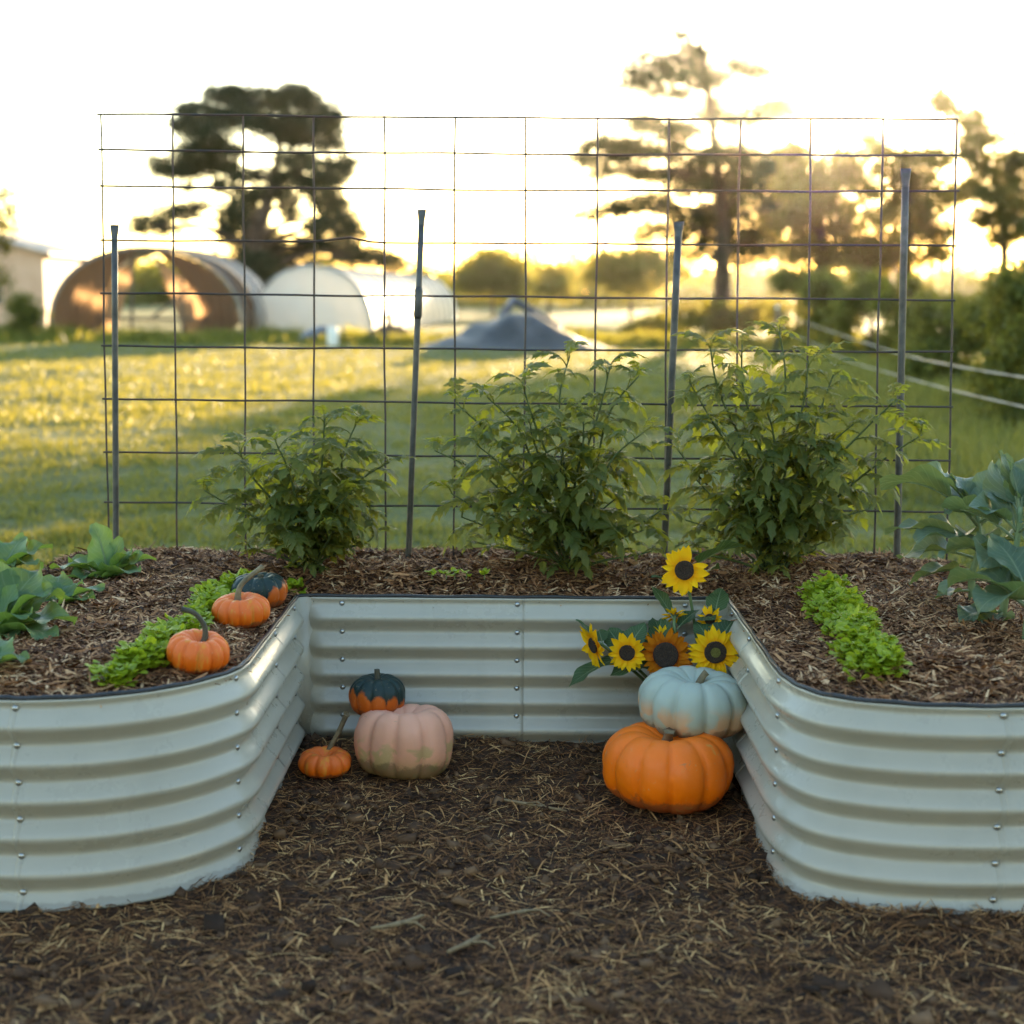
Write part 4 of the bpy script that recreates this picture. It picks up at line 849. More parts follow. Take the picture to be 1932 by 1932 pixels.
M['broccoli'] = leafy('broccoli_leaf', [(0.2, (0.07, 0.125, 0.075)), (0.5, (0.095, 0.16, 0.10)), (0.85, (0.14, 0.205, 0.135))], 0.34, (0.32, 0.36, 0.06), 0.42, 0.45, 'object', 6, True)
M['pale_stem'] = noisy('pale_stem', [(0.3, (0.13, 0.19, 0.08)), (0.7, (0.2, 0.26, 0.12))], 20, 0.5)
def leaf_plant(name, label, cat, base, leaves, mat, group=None, stem=None, seed=0):
    o = thing(name, label, cat, base, group)
    if stem:
        mb = MB(); P = crom(stem, 4); mb.tube(P, [0.011 * (1 - 0.5 * i / len(P)) for i in range(len(P))], 8); mb.obj('stem', M['pale_stem'], o, True)
    for i, lf in enumerate(leaves):
        az, el, L, W, dr = lf[:5]; h = lf[5] if len(lf) > 5 else 0; st = lf[6] if len(lf) > 6 else 0.22; tw = lf[7] if len(lf) > 7 else 0
        me = leaf_mesh('leaf', L, W, mat, st, dr, el, cup=0.30, ruffle=0.11, seed=seed * 31 + i, twist=tw)
        at = Vector((0, 0, h))
        if stem:
            k = 0
            for a, b in zip(stem[:-1], stem[1:]):
                if a[2] <= h <= b[2]: u = (h - a[2]) / (b[2] - a[2]); at = Vector(a) + (Vector(b) - Vector(a)) * u
        link('leaf', me, o, loc=at, rot=(0, 0, R(az)))
    return o
G = 'cabbages in the left wing'
p = on_bed(205, 1092); leaf_plant('cabbage_plant', 'young cabbage with one tall upright leaf at the back of the left wing', 'cabbage', p, [(140, 1.35, 0.160, 0.114, 0.5), (10, 0.75, 0.143, 0.097, 0.9), (-35, 0.5, 0.134, 0.088, 0.6), (175, 0.55, 0.168, 0.106, 1.0), (215, 0.3, 0.126, 0.097, 0.5), (40, 0.9, 0.118, 0.079, 0.8), (95, 0.8, 0.134, 0.106, 0.7), (270, 0.4, 0.084, 0.070, 0.4), (-70, 0.8, 0.092, 0.070, 0.5), (190, 0.8, 0.12, 0.09, 0.8), (-10, 1.1, 0.11, 0.08, 0.6), (60, 1.3, 0.12, 0.08, 0.5)], M['cabbage'], G, seed=1)
p = on_bed(5, 1080); leaf_plant('cabbage_plant', 'cabbage half out of the frame behind the others at the left edge', 'cabbage', p, [(20, 0.8, 0.151, 0.106, 0.9), (75, 0.9, 0.143, 0.106, 0.7), (-20, 0.6, 0.126, 0.097, 0.8), (150, 0.8, 0.168, 0.114, 0.7), (230, 0.7, 0.126, 0.106, 0.6), (300, 0.6, 0.109, 0.088, 0.6)], M['cabbage'], G, seed=2)
p = on_bed(105, 1143); leaf_plant('cabbage_plant', 'low cabbage in the left wing in front of the one with the tall upright leaf', 'cabbage', p, [(100, 0.85, 0.109, 0.097, 0.7), (15, 0.6, 0.126, 0.079, 0.7), (-10, 0.45, 0.109, 0.079, 0.6), (55, 0.8, 0.101, 0.079, 0.8), (170, 0.5, 0.101, 0.088, 0.6), (130, 0.6, 0.101, 0.088, 0.5)], M['cabbage'], G, seed=3)
p = on_bed(-8, 1205); leaf_plant('cabbage_plant', 'large cabbage with broad ribbed leaves at the left edge of the photograph', 'cabbage', p, [(60, 1.05, 0.202, 0.176, 0.7), (10, 0.62, 0.185, 0.132, 1.1), (-15, 0.55, 0.160, 0.132, 1.3), (35, 0.85, 0.185, 0.132, 0.9), (110, 1.1, 0.202, 0.167, 0.7), (180, 0.7, 0.185, 0.150, 0.9), (250, 0.6, 0.143, 0.123, 0.9), (-50, 0.5, 0.109, 0.088, 0.8), (75, 0.6, 0.15, 0.12, 0.8), (20, 1.0, 0.17, 0.12, 0.7), (-30, 0.9, 0.14, 0.10, 0.9), (45, 1.3, 0.13, 0.09, 0.5)], M['cabbage'], G, seed=4)
p = on_bed(-22, 1258); leaf_plant('cabbage_plant', 'cabbage showing only one rounded leaf at the left edge near the rim', 'cabbage', p, [(15, 0.5, 0.084, 0.079, 0.9), (90, 0.7, 0.101, 0.088, 0.8), (170, 0.6, 0.118, 0.097, 0.7), (270, 0.5, 0.084, 0.079, 0.6)], M['cabbage'], G, seed=5)
G = 'broccoli plants in the right wing'
p = on_bed(1838, 1142); leaf_plant('broccoli_plant', 'tall blue-green broccoli plant leaning left near the end of the trellis', 'broccoli', p, [(178, 0.55, 0.246, 0.117, 0.9, 0.14, 0.25, 0.4), (165, 0.9, 0.279, 0.144, 1.3, 0.20, 0.3, 0.9), (200, 0.5, 0.197, 0.117, 1.1, 0.16, 0.25, -0.5), (100, 0.9, 0.205, 0.126, 0.8, 0.2, 0.3), (20, 0.7, 0.180, 0.117, 0.9, 0.2, 0.3, 0.5), (250, 0.4, 0.139, 0.108, 1.2, 0.17, 0.3), (300, 0.6, 0.139, 0.099, 1.0, 0.21, 0.3), (140, 1.2, 0.131, 0.072, 0.7, 0.22, 0.3), (60, 1.2, 0.139, 0.072, 0.6, 0.22, 0.3), (195, 0.1, 0.107, 0.063, 0.7, 0.04, 0.4), (185, 0.15, 0.17, 0.10, 0.9, 0.09, 0.3, 0.5), (150, 0.3, 0.2, 0.11, 1.0, 0.12, 0.3, -0.6), (220, 0.8, 0.16, 0.10, 1.2, 0.2, 0.3, 0.8), (-40, 0.5, 0.15, 0.10, 0.9, 0.15, 0.3), (172, 1.1, 0.20, 0.10, 0.9, 0.21, 0.3, -0.7), (80, 0.7, 0.15, 0.09, 0.8, 0.22, 0.25, 0.9)], M['broccoli'], G, [(0, 0, -0.01), (-0.01, 0, 0.07), (0.005, 0, 0.15), (0.0, 0.01, 0.23)], seed=6)
p = on_bed(1888, 1176); leaf_plant('broccoli_plant', 'broccoli plant with thick pale stem and a big drooping blue leaf at the right edge', 'broccoli', p, [(275, 0.35, 0.197, 0.153, 1.3, 0.12, 0.3, 0.3), (-20, 0.5, 0.205, 0.144, 1.0, 0.16, 0.25), (95, 1.1, 0.230, 0.135, 0.7, 0.2, 0.25), (150, 0.7, 0.197, 0.126, 0.9, 0.2, 0.3, 0.6), (60, 1.25, 0.197, 0.090, 0.6, 0.24, 0.3), (10, 0.9, 0.213, 0.117, 0.8, 0.22, 0.3), (205, 0.2, 0.139, 0.090, 0.8, 0.03, 0.35), (235, -0.1, 0.115, 0.090, 0.4, 0.03, 0.3), (120, 1.3, 0.164, 0.072, 0.5, 0.26, 0.3), (180, 0.9, 0.148, 0.099, 1.2, 0.22, 0.3, -0.5), (225, 0.5, 0.17, 0.11, 1.2, 0.15, 0.3, -0.6), (170, 0.3, 0.18, 0.11, 1.0, 0.17, 0.3, 0.7), (300, 0.7, 0.16, 0.11, 1.1, 0.22, 0.3, 0.5), (90, 0.5, 0.18, 0.1, 0.8, 0.26, 0.3, -0.8), (140, 1.4, 0.14, 0.07, 0.4, 0.27, 0.25)], M['broccoli'], G, [(0, 0, -0.01), (0.01, 0, 0.08), (0.03, 0.01, 0.18), (0.035, 0.01, 0.28)], seed=7)
p = on_bed(1936, 1215); leaf_plant('broccoli_plant', 'broccoli leaf hanging low over the mulch at the right frame edge', 'broccoli', p, [(165, 0.9, 0.221, 0.153, 1.9, 0.08, 0.2, 0.3), (210, 0.7, 0.180, 0.126, 1.6, 0.08, 0.3), (60, 0.8, 0.197, 0.135, 0.9, 0.1, 0.3), (320, 0.6, 0.180, 0.126, 0.9, 0.1, 0.3), (110, 1.0, 0.205, 0.126, 0.9, 0.1, 0.3)], M['broccoli'], G, [(0, 0, -0.01), (0.0, 0, 0.06), (0.01, 0.01, 0.13)], seed=8)

# rows of lettuce seedlings: a mass of little rounded leaves
M['lettuce'] = leafy('lettuce_leaf', [(0.0, (0.19, 0.28, 0.012)), (0.5, (0.31, 0.40, 0.015)), (1.0, (0.42, 0.50, 0.03))], 0.45, (0.45, 0.52, 0.03), 0.45, 0.4)
def round_leaf(seed):
    r2 = random.Random(seed); v = [(0, 0, 0)]; f = []
    ring = 10
    for j, (rr, zz) in enumerate(((0.5, 0.10), (1.0, 0.02))):
        for k in range(ring):
            a = 2 * math.pi * k / ring; q = rr * (1 + (0.16 * r2.uniform(-1, 1) + 0.08 * math.cos(3 * a) if j else 0))
            v.append((0.5 * q * math.cos(a) + 0.45 , 0.5 * q * math.sin(a), zz + 0.12 * q * math.sin(a * 2 + seed) ))
    for k in range(ring): f.append((0, 1 + k, 1 + (k + 1) % ring, 1 + (k + 1) % ring))
    f = []
    for k in range(0, ring, 2): f.append((0, 1 + k, 1 + (k + 1) % ring, 1 + (k + 2) % ring))
    for k in range(ring): f.append((1 + k, 11 + k, 11 + (k + 1) % ring, 1 + (k + 1) % ring))
    return v, f
def seed_row(name, label, line, width, height, n):
    P = [on_bed(*q) for q in line]; seg = []; tot = 0
    PA = np.array([tuple(q) for q in P]); k = max(6, n // 17); tc_ = np.sort(rng.uniform(0, len(P) - 1 - 1e-6, k)); sc2 = np.clip(rng.normal(0, 0.5, k), -1, 1); sz_ = rng.uniform(0.55, 1.25, k)
    w8 = sz_ ** 1.5; own = rng.choice(k, n, p=w8 / w8.sum()); i = tc_[own].astype(int); u = tc_[own] - i; d = (PA[i + 1] - PA[i])[:, :2]; d /= np.linalg.norm(d, axis=1)[:, None]
    c = PA[i] + (PA[i + 1] - PA[i]) * u[:, None]; s_ = sc2[own] * width / 2; c[:, 0] += -d[:, 1] * s_; c[:, 1] += d[:, 0] * s_
    az = rng.uniform(0, 6.283, n); rr = rng.random(n) ** 0.6 * 0.021 * sz_[own]; hh = height * sz_[own] * rng.random(n) ** 0.7 * (1 - 0.45 * (rr / 0.028))
    c[:, 0] += np.cos(az) * rr; c[:, 1] += np.sin(az) * rr; c[:, 2] = bed_z(c[:, 0], c[:, 1]) + 0.003 + hh
    tilt = rng.uniform(-0.2, 0.9, n); ca, sa, ct, st_ = np.cos(az), np.sin(az), np.cos(tilt), np.sin(tilt); rot = np.zeros((n, 3, 3))
    rot[:, 0, 0] = ca * ct; rot[:, 0, 1] = -sa; rot[:, 0, 2] = -ca * st_; rot[:, 1, 0] = sa * ct; rot[:, 1, 1] = ca; rot[:, 1, 2] = -sa * st_; rot[:, 2, 0] = st_; rot[:, 2, 2] = ct
    o = bake(name, [round_leaf(k_) for k_ in range(6)], c, rot @ rand_rot(n, 0.22) if False else rot, rng.uniform(0.010, 0.026, n) * (0.6 + 0.4 * sz_[own]), M['lettuce'], smooth=True)
    kind(o, 'stuff', label, 'seedlings')
seed_row('lettuce_seedlings', 'band of lime green lettuce seedlings along the left wing', [(205, 1300), (290, 1242), (365, 1180), (420, 1128), (452, 1098), (478, 1085)], 0.062, 0.045, 2300)
seed_row('lettuce_seedlings', 'broader band of lime green lettuce seedlings along the right wing', [(1545, 1118), (1580, 1160), (1618, 1215), (1660, 1270)], 0.10, 0.05, 2600)
seed_row('lettuce_seedlings', 'thin short band of seedlings behind the dark green pumpkin', [(500, 1092), (545, 1090), (566, 1087)], 0.03, 0.022, 90)
sm_leaf = round_leaf(2); sm_me = mesh_data('leaf', np.array(sm_leaf[0]) * 0.022, np.array(sm_leaf[1]), M['lettuce'], True)
for px, desc in ((815, 'first from the left'), (842, 'second from the left'), (858, 'in the middle'), (880, 'second from the right'), (914, 'last on the right')):
    p = on_bed(px, 1090); o = thing('lettuce_seedling', f'tiny lime green seedling {desc} in the sparse row behind the back wall', 'seedling', p, 'tiny seedlings behind the back wall')
    mb = MB(); mb.tube([(0, 0, -0.004), (0, 0, 0.012)], 0.0012, 5); mb.obj('stem', M['pale_stem'], o)
    for k in range(4): link('leaf', sm_me, o, loc=(0, 0, 0.008 + 0.003 * k), rot=(rnd.uniform(-.4, .4), rnd.uniform(-0.7, 0.1), k * 1.6 + px), scale=rnd.uniform(0.7, 1.0))

# ------------------------------------------------------------------ tomato plants
M['tomato'] = leafy('tomato_leaf', [(0.1, (0.052, 0.085, 0.022)), (0.5, (0.085, 0.125, 0.034)), (0.9, (0.135, 0.17, 0.042))], 0.52, (0.48, 0.46, 0.03), 0.5, 0.35, 'object', 25)
M['tomato_stem'] = leafy('tomato_stem', [(0.2, (0.07, 0.10, 0.03)), (0.8, (0.12, 0.15, 0.05))], 0.12, rough=0.6, src='noise')
def leaflet(mb, p, d, up, L, W, r2):
    """toothed, folded and drooping leaflet"""
    s = d.cross(up).normalized(); n = 5; prof = [0.16, 0.95, 0.62, 0.80, 0.30]; c = []; l = []; r_ = []
    q = p.copy(); dd = d.copy(); dr = r2.uniform(0.5, 1.3)
    for i in range(n):
        wd = W / 2 * prof[i] * r2.uniform(0.85, 1.12); hh = -wd * 0.10 + wd * r2.uniform(-0.25, 0.35)
        c.append(q.copy()); l.append(q + s * wd + up * hh - dd * L * 0.05); r_.append(q - s * wd + up * hh - dd * L * 0.05)
        q = q + dd * L / n; dd = (dd + Vector((0, 0, -1)) * dr / n).normalized()
    v = c + [q] + l + r_; f = []
    for i in range(n - 1):
        f.append((i, i + 1, n + 2 + i, n + 1 + i)); f.append((i + 1, i, 2 * n + 1 + i, 2 * n + 2 + i))
    f.append((n - 1, n, n + n, n - 1)); f = f[:-1]
    f.append((n - 1, n, 2 * n)); f.append((n, n - 1, 3 * n))
    mb.add(v, f)
def tomato_leaf(seed):
    """compound leaf of unit length along +X"""
    r2 = random.Random(seed); mb = MB(); P = []; p = Vector((0, 0, 0)); a = r2.uniform(0.35, 0.75); dr = r2.uniform(1.0, 1.7); yaw = 0; n = 9
    for i in range(n + 1): P.append(p.copy()); p = p + Vector((math.cos(a) * math.cos(yaw), math.sin(yaw), math.sin(a))) / n * 0.85; a -= dr / n; yaw += r2.uniform(-0.06, 0.06)
    mb.tube(P, [0.016 * (1 - 0.7 * i / n) for i in range(n + 1)], 5)
    for i, sz in ((2, 0.15), (3, 0.28), (4, 0.15), (5, 0.38), (6, 0.16), (7, 0.40), (8, 0.17)):
        t = (P[i + 1] - P[i]).normalized()
        for s in (-1, 1):
            d = (t * 0.55 + Vector((0, s, 0)) * 0.9 + Vector((0, 0, r2.uniform(-0.35, 0.05)))).normalized(); up = Vector((0, 0, 1)); up = (up - d * up.dot(d)).normalized()
            L = sz * r2.uniform(0.85, 1.15); leaflet(mb, P[i] + d * 0.03, d, up, L, L * r2.uniform(0.46, 0.6), r2)
    d = (P[-1] - P[-2]).normalized(); up = Vector((0, 0, 1)); up = (up - d * up.dot(d)).normalized(); leaflet(mb, P[-1], d, up, 0.42, 0.24, r2)
    return mb.mesh('leaf', M['tomato'], False)
TL = [tomato_leaf(k) for k in range(7)]
def tomato(label, base_px, tips, nleaf, seed, lsize):
    """stems run from the base to the tip pixels of the photograph; leaves sit along them"""
    r2 = random.Random(seed); b = aty(base_px[0], base_px[1], 4.09); b.z = float(bed_z(b.x, b.y)); o = thing('tomato_plant', label, 'tomato plant', b, 'tomato plants along the trellis')
    stems = []
    for (px, py) in tips:
        t = aty(px, py, b.y + r2.uniform(-0.16, 0.10)) - b
        c1 = Vector((t.x * 0.30 + r2.uniform(-.02, .02), t.y * 0.4, t.z * 0.45)); c2 = Vector((t.x * 0.70 + r2.uniform(-.03, .03), t.y * 0.8, t.z * 0.80))
        P = [Vector(q) for q in crom([(r2.uniform(-.02, .02), r2.uniform(-.02, .02), -0.01), tuple(c1), tuple(c2), tuple(t)], 6)]; stems.append(P)
        mb = MB(); L = len(P); mb.tube(P, [0.0048 * (1 - 0.65 * i / L) for i in range(L)], 6); mb.obj('stem', M['tomato_stem'], o, True)
    tot = sum((P[-1]).length for P in stems)
    for P in stems:
        k = max(3, int(nleaf * P[-1].length / tot)); ang = r2.uniform(0, 6.28)
        for j in range(k):
            u = 0.12 + 0.88 * (j + r2.random() * 0.8) / k; x = min(u, 0.999) * (len(P) - 1); i = int(x); q = P[i] + (P[i + 1] - P[i]) * (x - i) if i + 1 < len(P) else P[-1]
            ang += 2.4 + r2.uniform(-0.5, 0.5); s = lsize * (1.02 - 0.34 * u ** 1.5) * r2.uniform(0.75, 1.2)
            el = r2.uniform(-0.25, 0.35) + (0.5 if u > 0.85 else 0)
            if q.z < 0.12: s *= 0.72; el += 0.35
            link('leaf', r2.choice(TL), o, loc=q, rot=(r2.uniform(-0.4, 0.4), -el + 0.0, ang), scale=(s, s * r2.uniform(0.85, 1.15), s))
        link('leaf', r2.choice(TL), o, loc=P[-1], rot=(r2.uniform(-0.3, 0.3), -0.9, r2.uniform(0, 6.28)), scale=lsize * 0.45)
    return o
tomato('smallest, leftmost tomato plant against the trellis', (590, 1085), [(612, 790), (672, 800), (520, 835), (452, 850), (735, 872), (385, 925), (655, 935), (468, 1030), (705, 1010), (560, 860), (640, 850), (590, 950), (540, 1000), (650, 1030), (500, 930), (700, 960), (620, 1000)], 250, 21, 0.142)
tomato('middle tomato plant with dense bushy foliage', (1075, 1095), [(1075, 672), (985, 720), (1150, 695), (1205, 710), (920, 750), (860, 760), (1000, 800), (820, 850), (1215, 815), (1100, 780), (870, 975), (1215, 1000), (930, 900), (1150, 880), (1060, 860), (1000, 960), (1130, 1000), (950, 1030), (880, 1020), (1230, 1040), (900, 840), (1180, 930), (1050, 1010), (850, 930), (1250, 960)], 300, 22, 0.15)
tomato('tallest, rightmost tomato plant catching the sun', (1455, 1090), [(1470, 625), (1400, 650), (1340, 655), (1525, 680), (1575, 700), (1300, 720), (1690, 755), (1610, 800), (1280, 850), (1440, 760), (1540, 790), (1350, 800), (1740, 820), (1620, 900), (1290, 980), (1600, 1010), (1390, 920), (1500, 900), (1450, 980), (1540, 1030), (1350, 1020), (1300, 1040), (1640, 960), (1580, 880), (1310, 900), (1480, 840)], 300, 23, 0.156)

# ------------------------------------------------------------------ sunflowers
def petal_mat(name, a, b):
    m, nt, bs = new_mat(name); uv = nt.nodes.new('ShaderNodeUVMap').outputs[0]; sep = nt.nodes.new('ShaderNodeSeparateXYZ'); nt.links.new(uv, sep.inputs[0])
    c = ramp(nt, sep.outputs[1], [(0.0, a), (0.45, b)]); ob = nt.nodes.new('ShaderNodeObjectInfo').outputs['Random']
    c = mixc(nt, ob, c, mixc(nt, 0.25, c, a)); nt.links.new(c, bs.inputs['Base Color']); bs.inputs['Roughness'].default_value = 0.75; bs.inputs['Specular IOR Level'].default_value = 0.12
    w_ = nt.nodes.new('ShaderNodeTexWave'); w_.inputs['Scale'].default_value = 3.0; w_.bands_direction = 'X'; nt.links.new(uv, w_.inputs[0]); bump(nt, bs, w_.outputs[1], 0.25, 0.002)
    t = nt.nodes.new('ShaderNodeBsdfTranslucent'); nt.links.new(c, t.inputs[0]); ms = nt.nodes.new('ShaderNodeMixShader'); ms.inputs[0].default_value = 0.35
    nt.links.new(bs.outputs[0], ms.inputs[1]); nt.links.new(t.outputs[0], ms.inputs[2]); nt.links.new(ms.outputs[0], nt.nodes['Material Output'].inputs[0]); return m
M['petal'] = petal_mat('yellow_petal', (0.90, 0.36, 0.004), (0.97, 0.60, 0.010)); M['petal_red'] = petal_mat('rusty_petal', (0.34, 0.045, 0.004), (0.62, 0.20, 0.006))
M['disc'] = noisy('flower_disc', [(0.35, (0.012, 0.007, 0.004)), (0.65, (0.06, 0.032, 0.016))], 420, 0.9, 1.0, 600, 0.004)
M['disc_green'] = noisy('green_disc', [(0.35, (0.09, 0.075, 0.01)), (0.65, (0.20, 0.18, 0.03))], 420, 0.9, 1.0, 600, 0.004)
M['flower_leaf'] = leafy('sunflower_leaf', [(0.2, (0.030, 0.065, 0.026)), (0.8, (0.055, 0.10, 0.036))], 0.25, (0.16, 0.22, 0.03), 0.5, 0.35, 'object', 20, True)
M['flower_stem'] = noisy('sunflower_stem', [(0.3, (0.08, 0.13, 0.045)), (0.7, (0.13, 0.18, 0.065))], 30, 0.55)
def petal_mesh(seed, mat):
    """unit petal along +X, local +Z towards the viewer of the flower"""
    r2 = random.Random(seed); v = []; f = []; uv = []; n = 6; curl = r2.uniform(-0.25, 0.2); tw = r2.uniform(-0.4, 0.4)
    for i in range(n + 1):
        t = i / n; wd = 0.155 * (math.sin(math.pi * (0.12 + 0.88 * t) ** 0.8) ** 0.7 if t < 1 else 0.05)
        for k in range(5):
            s = k / 2 - 1; v.append((t, s * wd * math.cos(tw * t), curl * t * t + 0.05 * s * s - s * wd * math.sin(tw * t) * 1.0)); uv.append((k / 4, t))
    for i in range(n):
        for k in range(4): b = i * 5 + k; f.append((b, b + 5, b + 6, b + 1))
    return mesh_data('petal', v, np.array(f), mat, True, uv)
PY = [petal_mesh(k, M['petal']) for k in range(6)]; PR = [petal_mesh(k + 20, M['petal_red']) for k in range(4)]
STEMFOOT = Vector((pH.x + 0.07, BY - 0.085, 0))
def sunflower(label, px, py, Y, rpx, disc, face, petals=20, red=False, green=False, seed=0, foot=(0, 0), leaves=(), skip=(), dk=1.0, pm=None):
    r2 = random.Random(seed); c = aty(px, py, Y); r_ = rpx * Y / FPX; o = thing('sunflower', label, 'sunflower', c, 'cut sunflowers behind the pumpkin stack')
    F_ = Vector(face).normalized(); q = F_.to_track_quat('Z', 'Y'); rd = r_ * disc * 0.86
    def P(name, me, loc, eul, s_):
        x = link(name, me, o); m4 = q.to_matrix().to_4x4() @ Matrix.Translation(loc) @ eul.to_matrix().to_4x4() @ Matrix.Diagonal((*s_, 1)); x.matrix_local = m4; return x
    from mathutils import Euler
    src = PR if red else PY
    for lay in range(2):
        for k in range(petals // 2 + (0 if lay else petals % 2)):
            a = 2 * math.pi * (k + 0.5 * lay) / (petals / 2) + r2.uniform(-0.13, 0.13)
            if any(abs((math.degrees(a) - s_ + 180) % 360 - 180) < 14 for s_ in skip): continue
            L = (r_ - rd * 0.8) * r2.uniform(0.85, 1.12); e = Euler((r2.uniform(-0.3, 0.3), r2.uniform(-0.30, 0.12), a), 'XYZ')
            P('petal', r2.choice(src), (rd * 0.8 * math.cos(a), rd * 0.8 * math.sin(a), -0.002 - 0.003 * lay), e, (L, L * r2.uniform(1.15, 1.6) * dk, L))
    # disc: low dome with a raised ring of florets
    n = 24; v = []; f = []; prof = [(1.04, -0.10), (1.02, 0.06), (0.92, 0.15), (0.72, 0.17), (0.5, 0.12), (0.25, 0.09)]
    for j, (rr, zz) in enumerate(prof):
        for k in range(n): a = 2 * math.pi * k / n; v.append((rr * rd * math.cos(a), rr * rd * math.sin(a), rd * (zz + 0.025 * math.sin(k * 5.1 + j * 2))))
    v.append((0, 0, rd * 0.08))
    for j in range(len(prof) - 1):
        for k in range(n): f.append((j * n + k, j * n + (k + 1) % n, j * n + n + (k + 1) % n, j * n + n + k))
    for k in range(n): f.append(((len(prof) - 1) * n + k, (len(prof) - 1) * n + (k + 1) % n, len(prof) * n))
    dm = P('disc', mesh_data('disc', v, f, M['disc'], False), (0, 0, 0), Euler(), (1, 1, 1))
    if green:
        v2 = [(0.46 * rd * math.cos(2 * math.pi * k / 16), 0.46 * rd * math.sin(2 * math.pi * k / 16), rd * 0.125) for k in range(16)] + [(0, 0, rd * 0.15)]
        P('disc_heart', mesh_data('disc_heart', v2, [(k, (k + 1) % 16, 16) for k in range(16)], M['disc_green'], False), (0, 0, 0.001), Euler(), (1, 1, 1))
    # green cup behind
    v = []; f = []
    for j, (rr, zz) in enumerate([(1.0, -0.08), (0.75, -0.28), (0.3, -0.45)]):
        for k in range(n): a = 2 * math.pi * k / n; v.append((rr * rd * math.cos(a), rr * rd * math.sin(a), rd * zz))
    for j in range(2):
        for k in range(n): f.append((j * n + (k + 1) % n, j * n + k, j * n + n + k, j * n + n + (k + 1) % n))
    f.append(tuple(range(2 * n, 3 * n))); P('calyx', mesh_data('calyx', v, f, M['flower_leaf'], True), (0, 0, 0), Euler(), (1, 1, 1))
    bq = [Vector(q @ Vector((0, 0, -rd * 0.4)))]; ft = STEMFOOT + Vector((foot[0], foot[1], 0)); ft.z = float(mulch_z(ft.x, ft.y)) - 0.01; ft = ft - c
    m1 = bq[0] - F_ * 0.035; m1.z -= 0.02; ft2 = Vector((m1.x * 0.35 + ft.x * 0.65, m1.y * 0.35 + ft.y * 0.65, m1.z * 0.5 + ft.z * 0.5)); ST = crom([tuple(bq[0]), tuple(m1), tuple(ft2), tuple(ft)], 8)
    mb = MB(); mb.tube(ST, [0.0042] * len(ST), 7); st = mb.obj('stem', M['flower_stem'], o, True)
    for (u, az, el, L, W, dr) in leaves:
        me = leaf_mesh('leaf', L, W, M['flower_leaf'], 0.25, dr, el, 0.2, 0.05, seed=seed * 7 + int(az), point=0.75, stalk_r=0.0022)
        link('leaf', me, o, loc=ST[int(u * (len(ST) - 1))], rot=(r2.uniform(-0.5, 0.5), 0, R(az)))
    return o
YS = 3.70
sunflower('topmost yellow sunflower standing above the rim', 1291, 1076, YS + 0.05, 47, 0.45, (-0.30, -1, 0.15), 22, seed=1, leaves=((0.30, -10, 0.75, 0.17, 0.13, 0.7), (0.40, 40, 0.5, 0.13, 0.09, 0.7), (0.45, 170, 0.6, 0.11, 0.055, 0.5), (0.5, -60, 0.4, 0.10, 0.07, 0.6)), skip=(40, 60), dk=1.25)
sunflower('large yellow sunflower with a greenish heart right of the pumpkin stem', 1350, 1231, YS - 0.06, 51, 0.48, (-0.05, -1, 0.12), 32, green=True, seed=2, foot=(0.02, 0.01), leaves=((0.3, 40, 0.6, 0.12, 0.07, 0.6), (0.12, 60, 0.9, 0.11, 0.08, 0.6), (0.2, 120, 0.9, 0.10, 0.07, 0.5)))
sunflower('rust-red sunflower half hidden by the grey-green pumpkin', 1256, 1236, YS - 0.02, 52, 0.54, (0.0, -1, 0.30), 34, red=True, seed=3, foot=(-0.01, 0.0), leaves=((0.3, 150, 0.5, 0.14, 0.08, 0.6), (0.14, 110, 0.9, 0.13, 0.08, 0.6), (0.2, 70, 1.0, 0.12, 0.07, 0.5), (0.35, 200, 0.1, 0.15, 0.08, 0.6)))
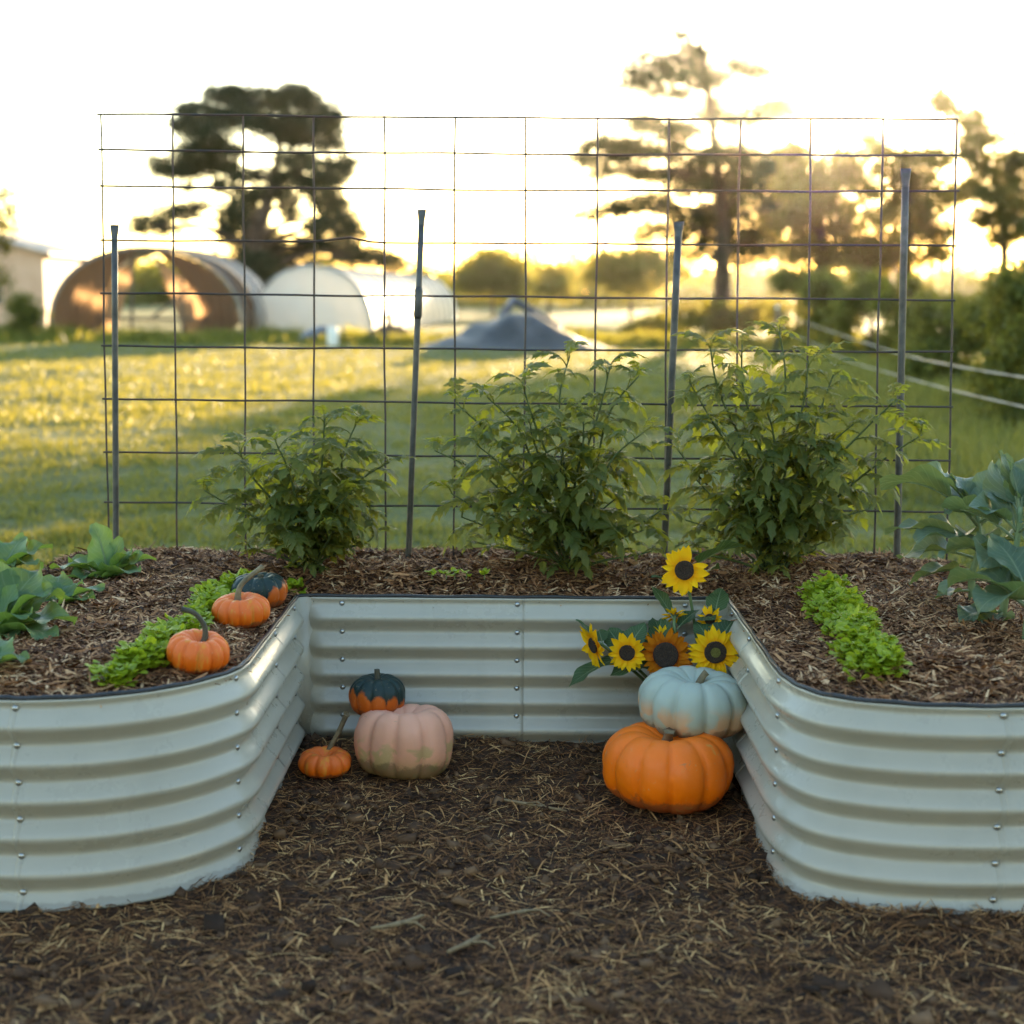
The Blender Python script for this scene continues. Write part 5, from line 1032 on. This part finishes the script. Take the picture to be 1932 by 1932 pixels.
sunflower('round yellow sunflower left of the rust-red one', 1183, 1232, YS - 0.03, 39, 0.45, (-0.15, -1, 0.1), 22, seed=4, foot=(-0.03, -0.01), leaves=((0.18, 60, 0.9, 0.10, 0.055, 0.4), (0.30, 195, -0.25, 0.17, 0.085, 0.5), (0.22, 100, 0.7, 0.10, 0.06, 0.5)), dk=1.25)
sunflower('leftmost sunflower turned sideways with petals falling left', 1118, 1218, YS - 0.01, 44, 0.40, (-1, -0.45, -0.22), 22, seed=5, foot=(-0.035, 0.01), leaves=((0.14, 150, 0.9, 0.085, 0.035, 0.5), (0.3, 90, 0.5, 0.08, 0.045, 0.5)), dk=1.2)
sunflower('small yellow sunflower above the one with the greenish heart', 1339, 1169, YS + 0.03, 29, 0.44, (-0.75, -1, 0.05), 18, seed=6, foot=(0.03, 0.02), leaves=((0.2, 70, 0.9, 0.10, 0.06, 0.5),))
sunflower('yellow sunflower seen from behind left of the tall stem', 1272, 1160, YS + 0.07, 27, 0.42, (-0.1, 0.8, 0.85), 16, seed=7, foot=(0.0, 0.03), leaves=((0.15, 140, 1.0, 0.11, 0.05, 0.35), (0.3, 30, 0.8, 0.09, 0.05, 0.5)))
sunflower('yellow sunflower peeking out behind the rust-red one', 1250, 1208, YS + 0.04, 33, 0.42, (-0.1, -1, 0.5), 18, seed=8, foot=(-0.015, 0.025))
sunflower('yellow sunflower mostly hidden behind the one with the greenish heart', 1364, 1213, YS + 0.01, 40, 0.42, (0.2, -1, 0.3), 20, seed=9, foot=(0.035, 0.0))

# ------------------------------------------------------------------ morning haze
HAZE = True
if HAZE:
    mb = MB(); mb.box((0, 95, 9.0), (420, 250, 21.0)); hz = MB(); hz = mb.obj('haze', None); kind(hz, 'stuff', 'thin golden morning haze over the whole field', 'haze')
    m = bpy.data.materials.new('haze_air'); m.use_nodes = True; nt = m.node_tree; nt.nodes.remove(nt.nodes['Principled BSDF'])
    pv = nt.nodes.new('ShaderNodeVolumePrincipled'); pv.inputs['Color'].default_value = (0.95, 0.93, 0.90, 1); pv.inputs['Density'].default_value = 0.00007; pv.inputs['Anisotropy'].default_value = 0.92
    nt.links.new(pv.outputs[0], nt.nodes['Material Output'].inputs['Volume']); hz.data.materials.clear(); hz.data.materials.append(m); m.cycles.homogeneous_volume = True
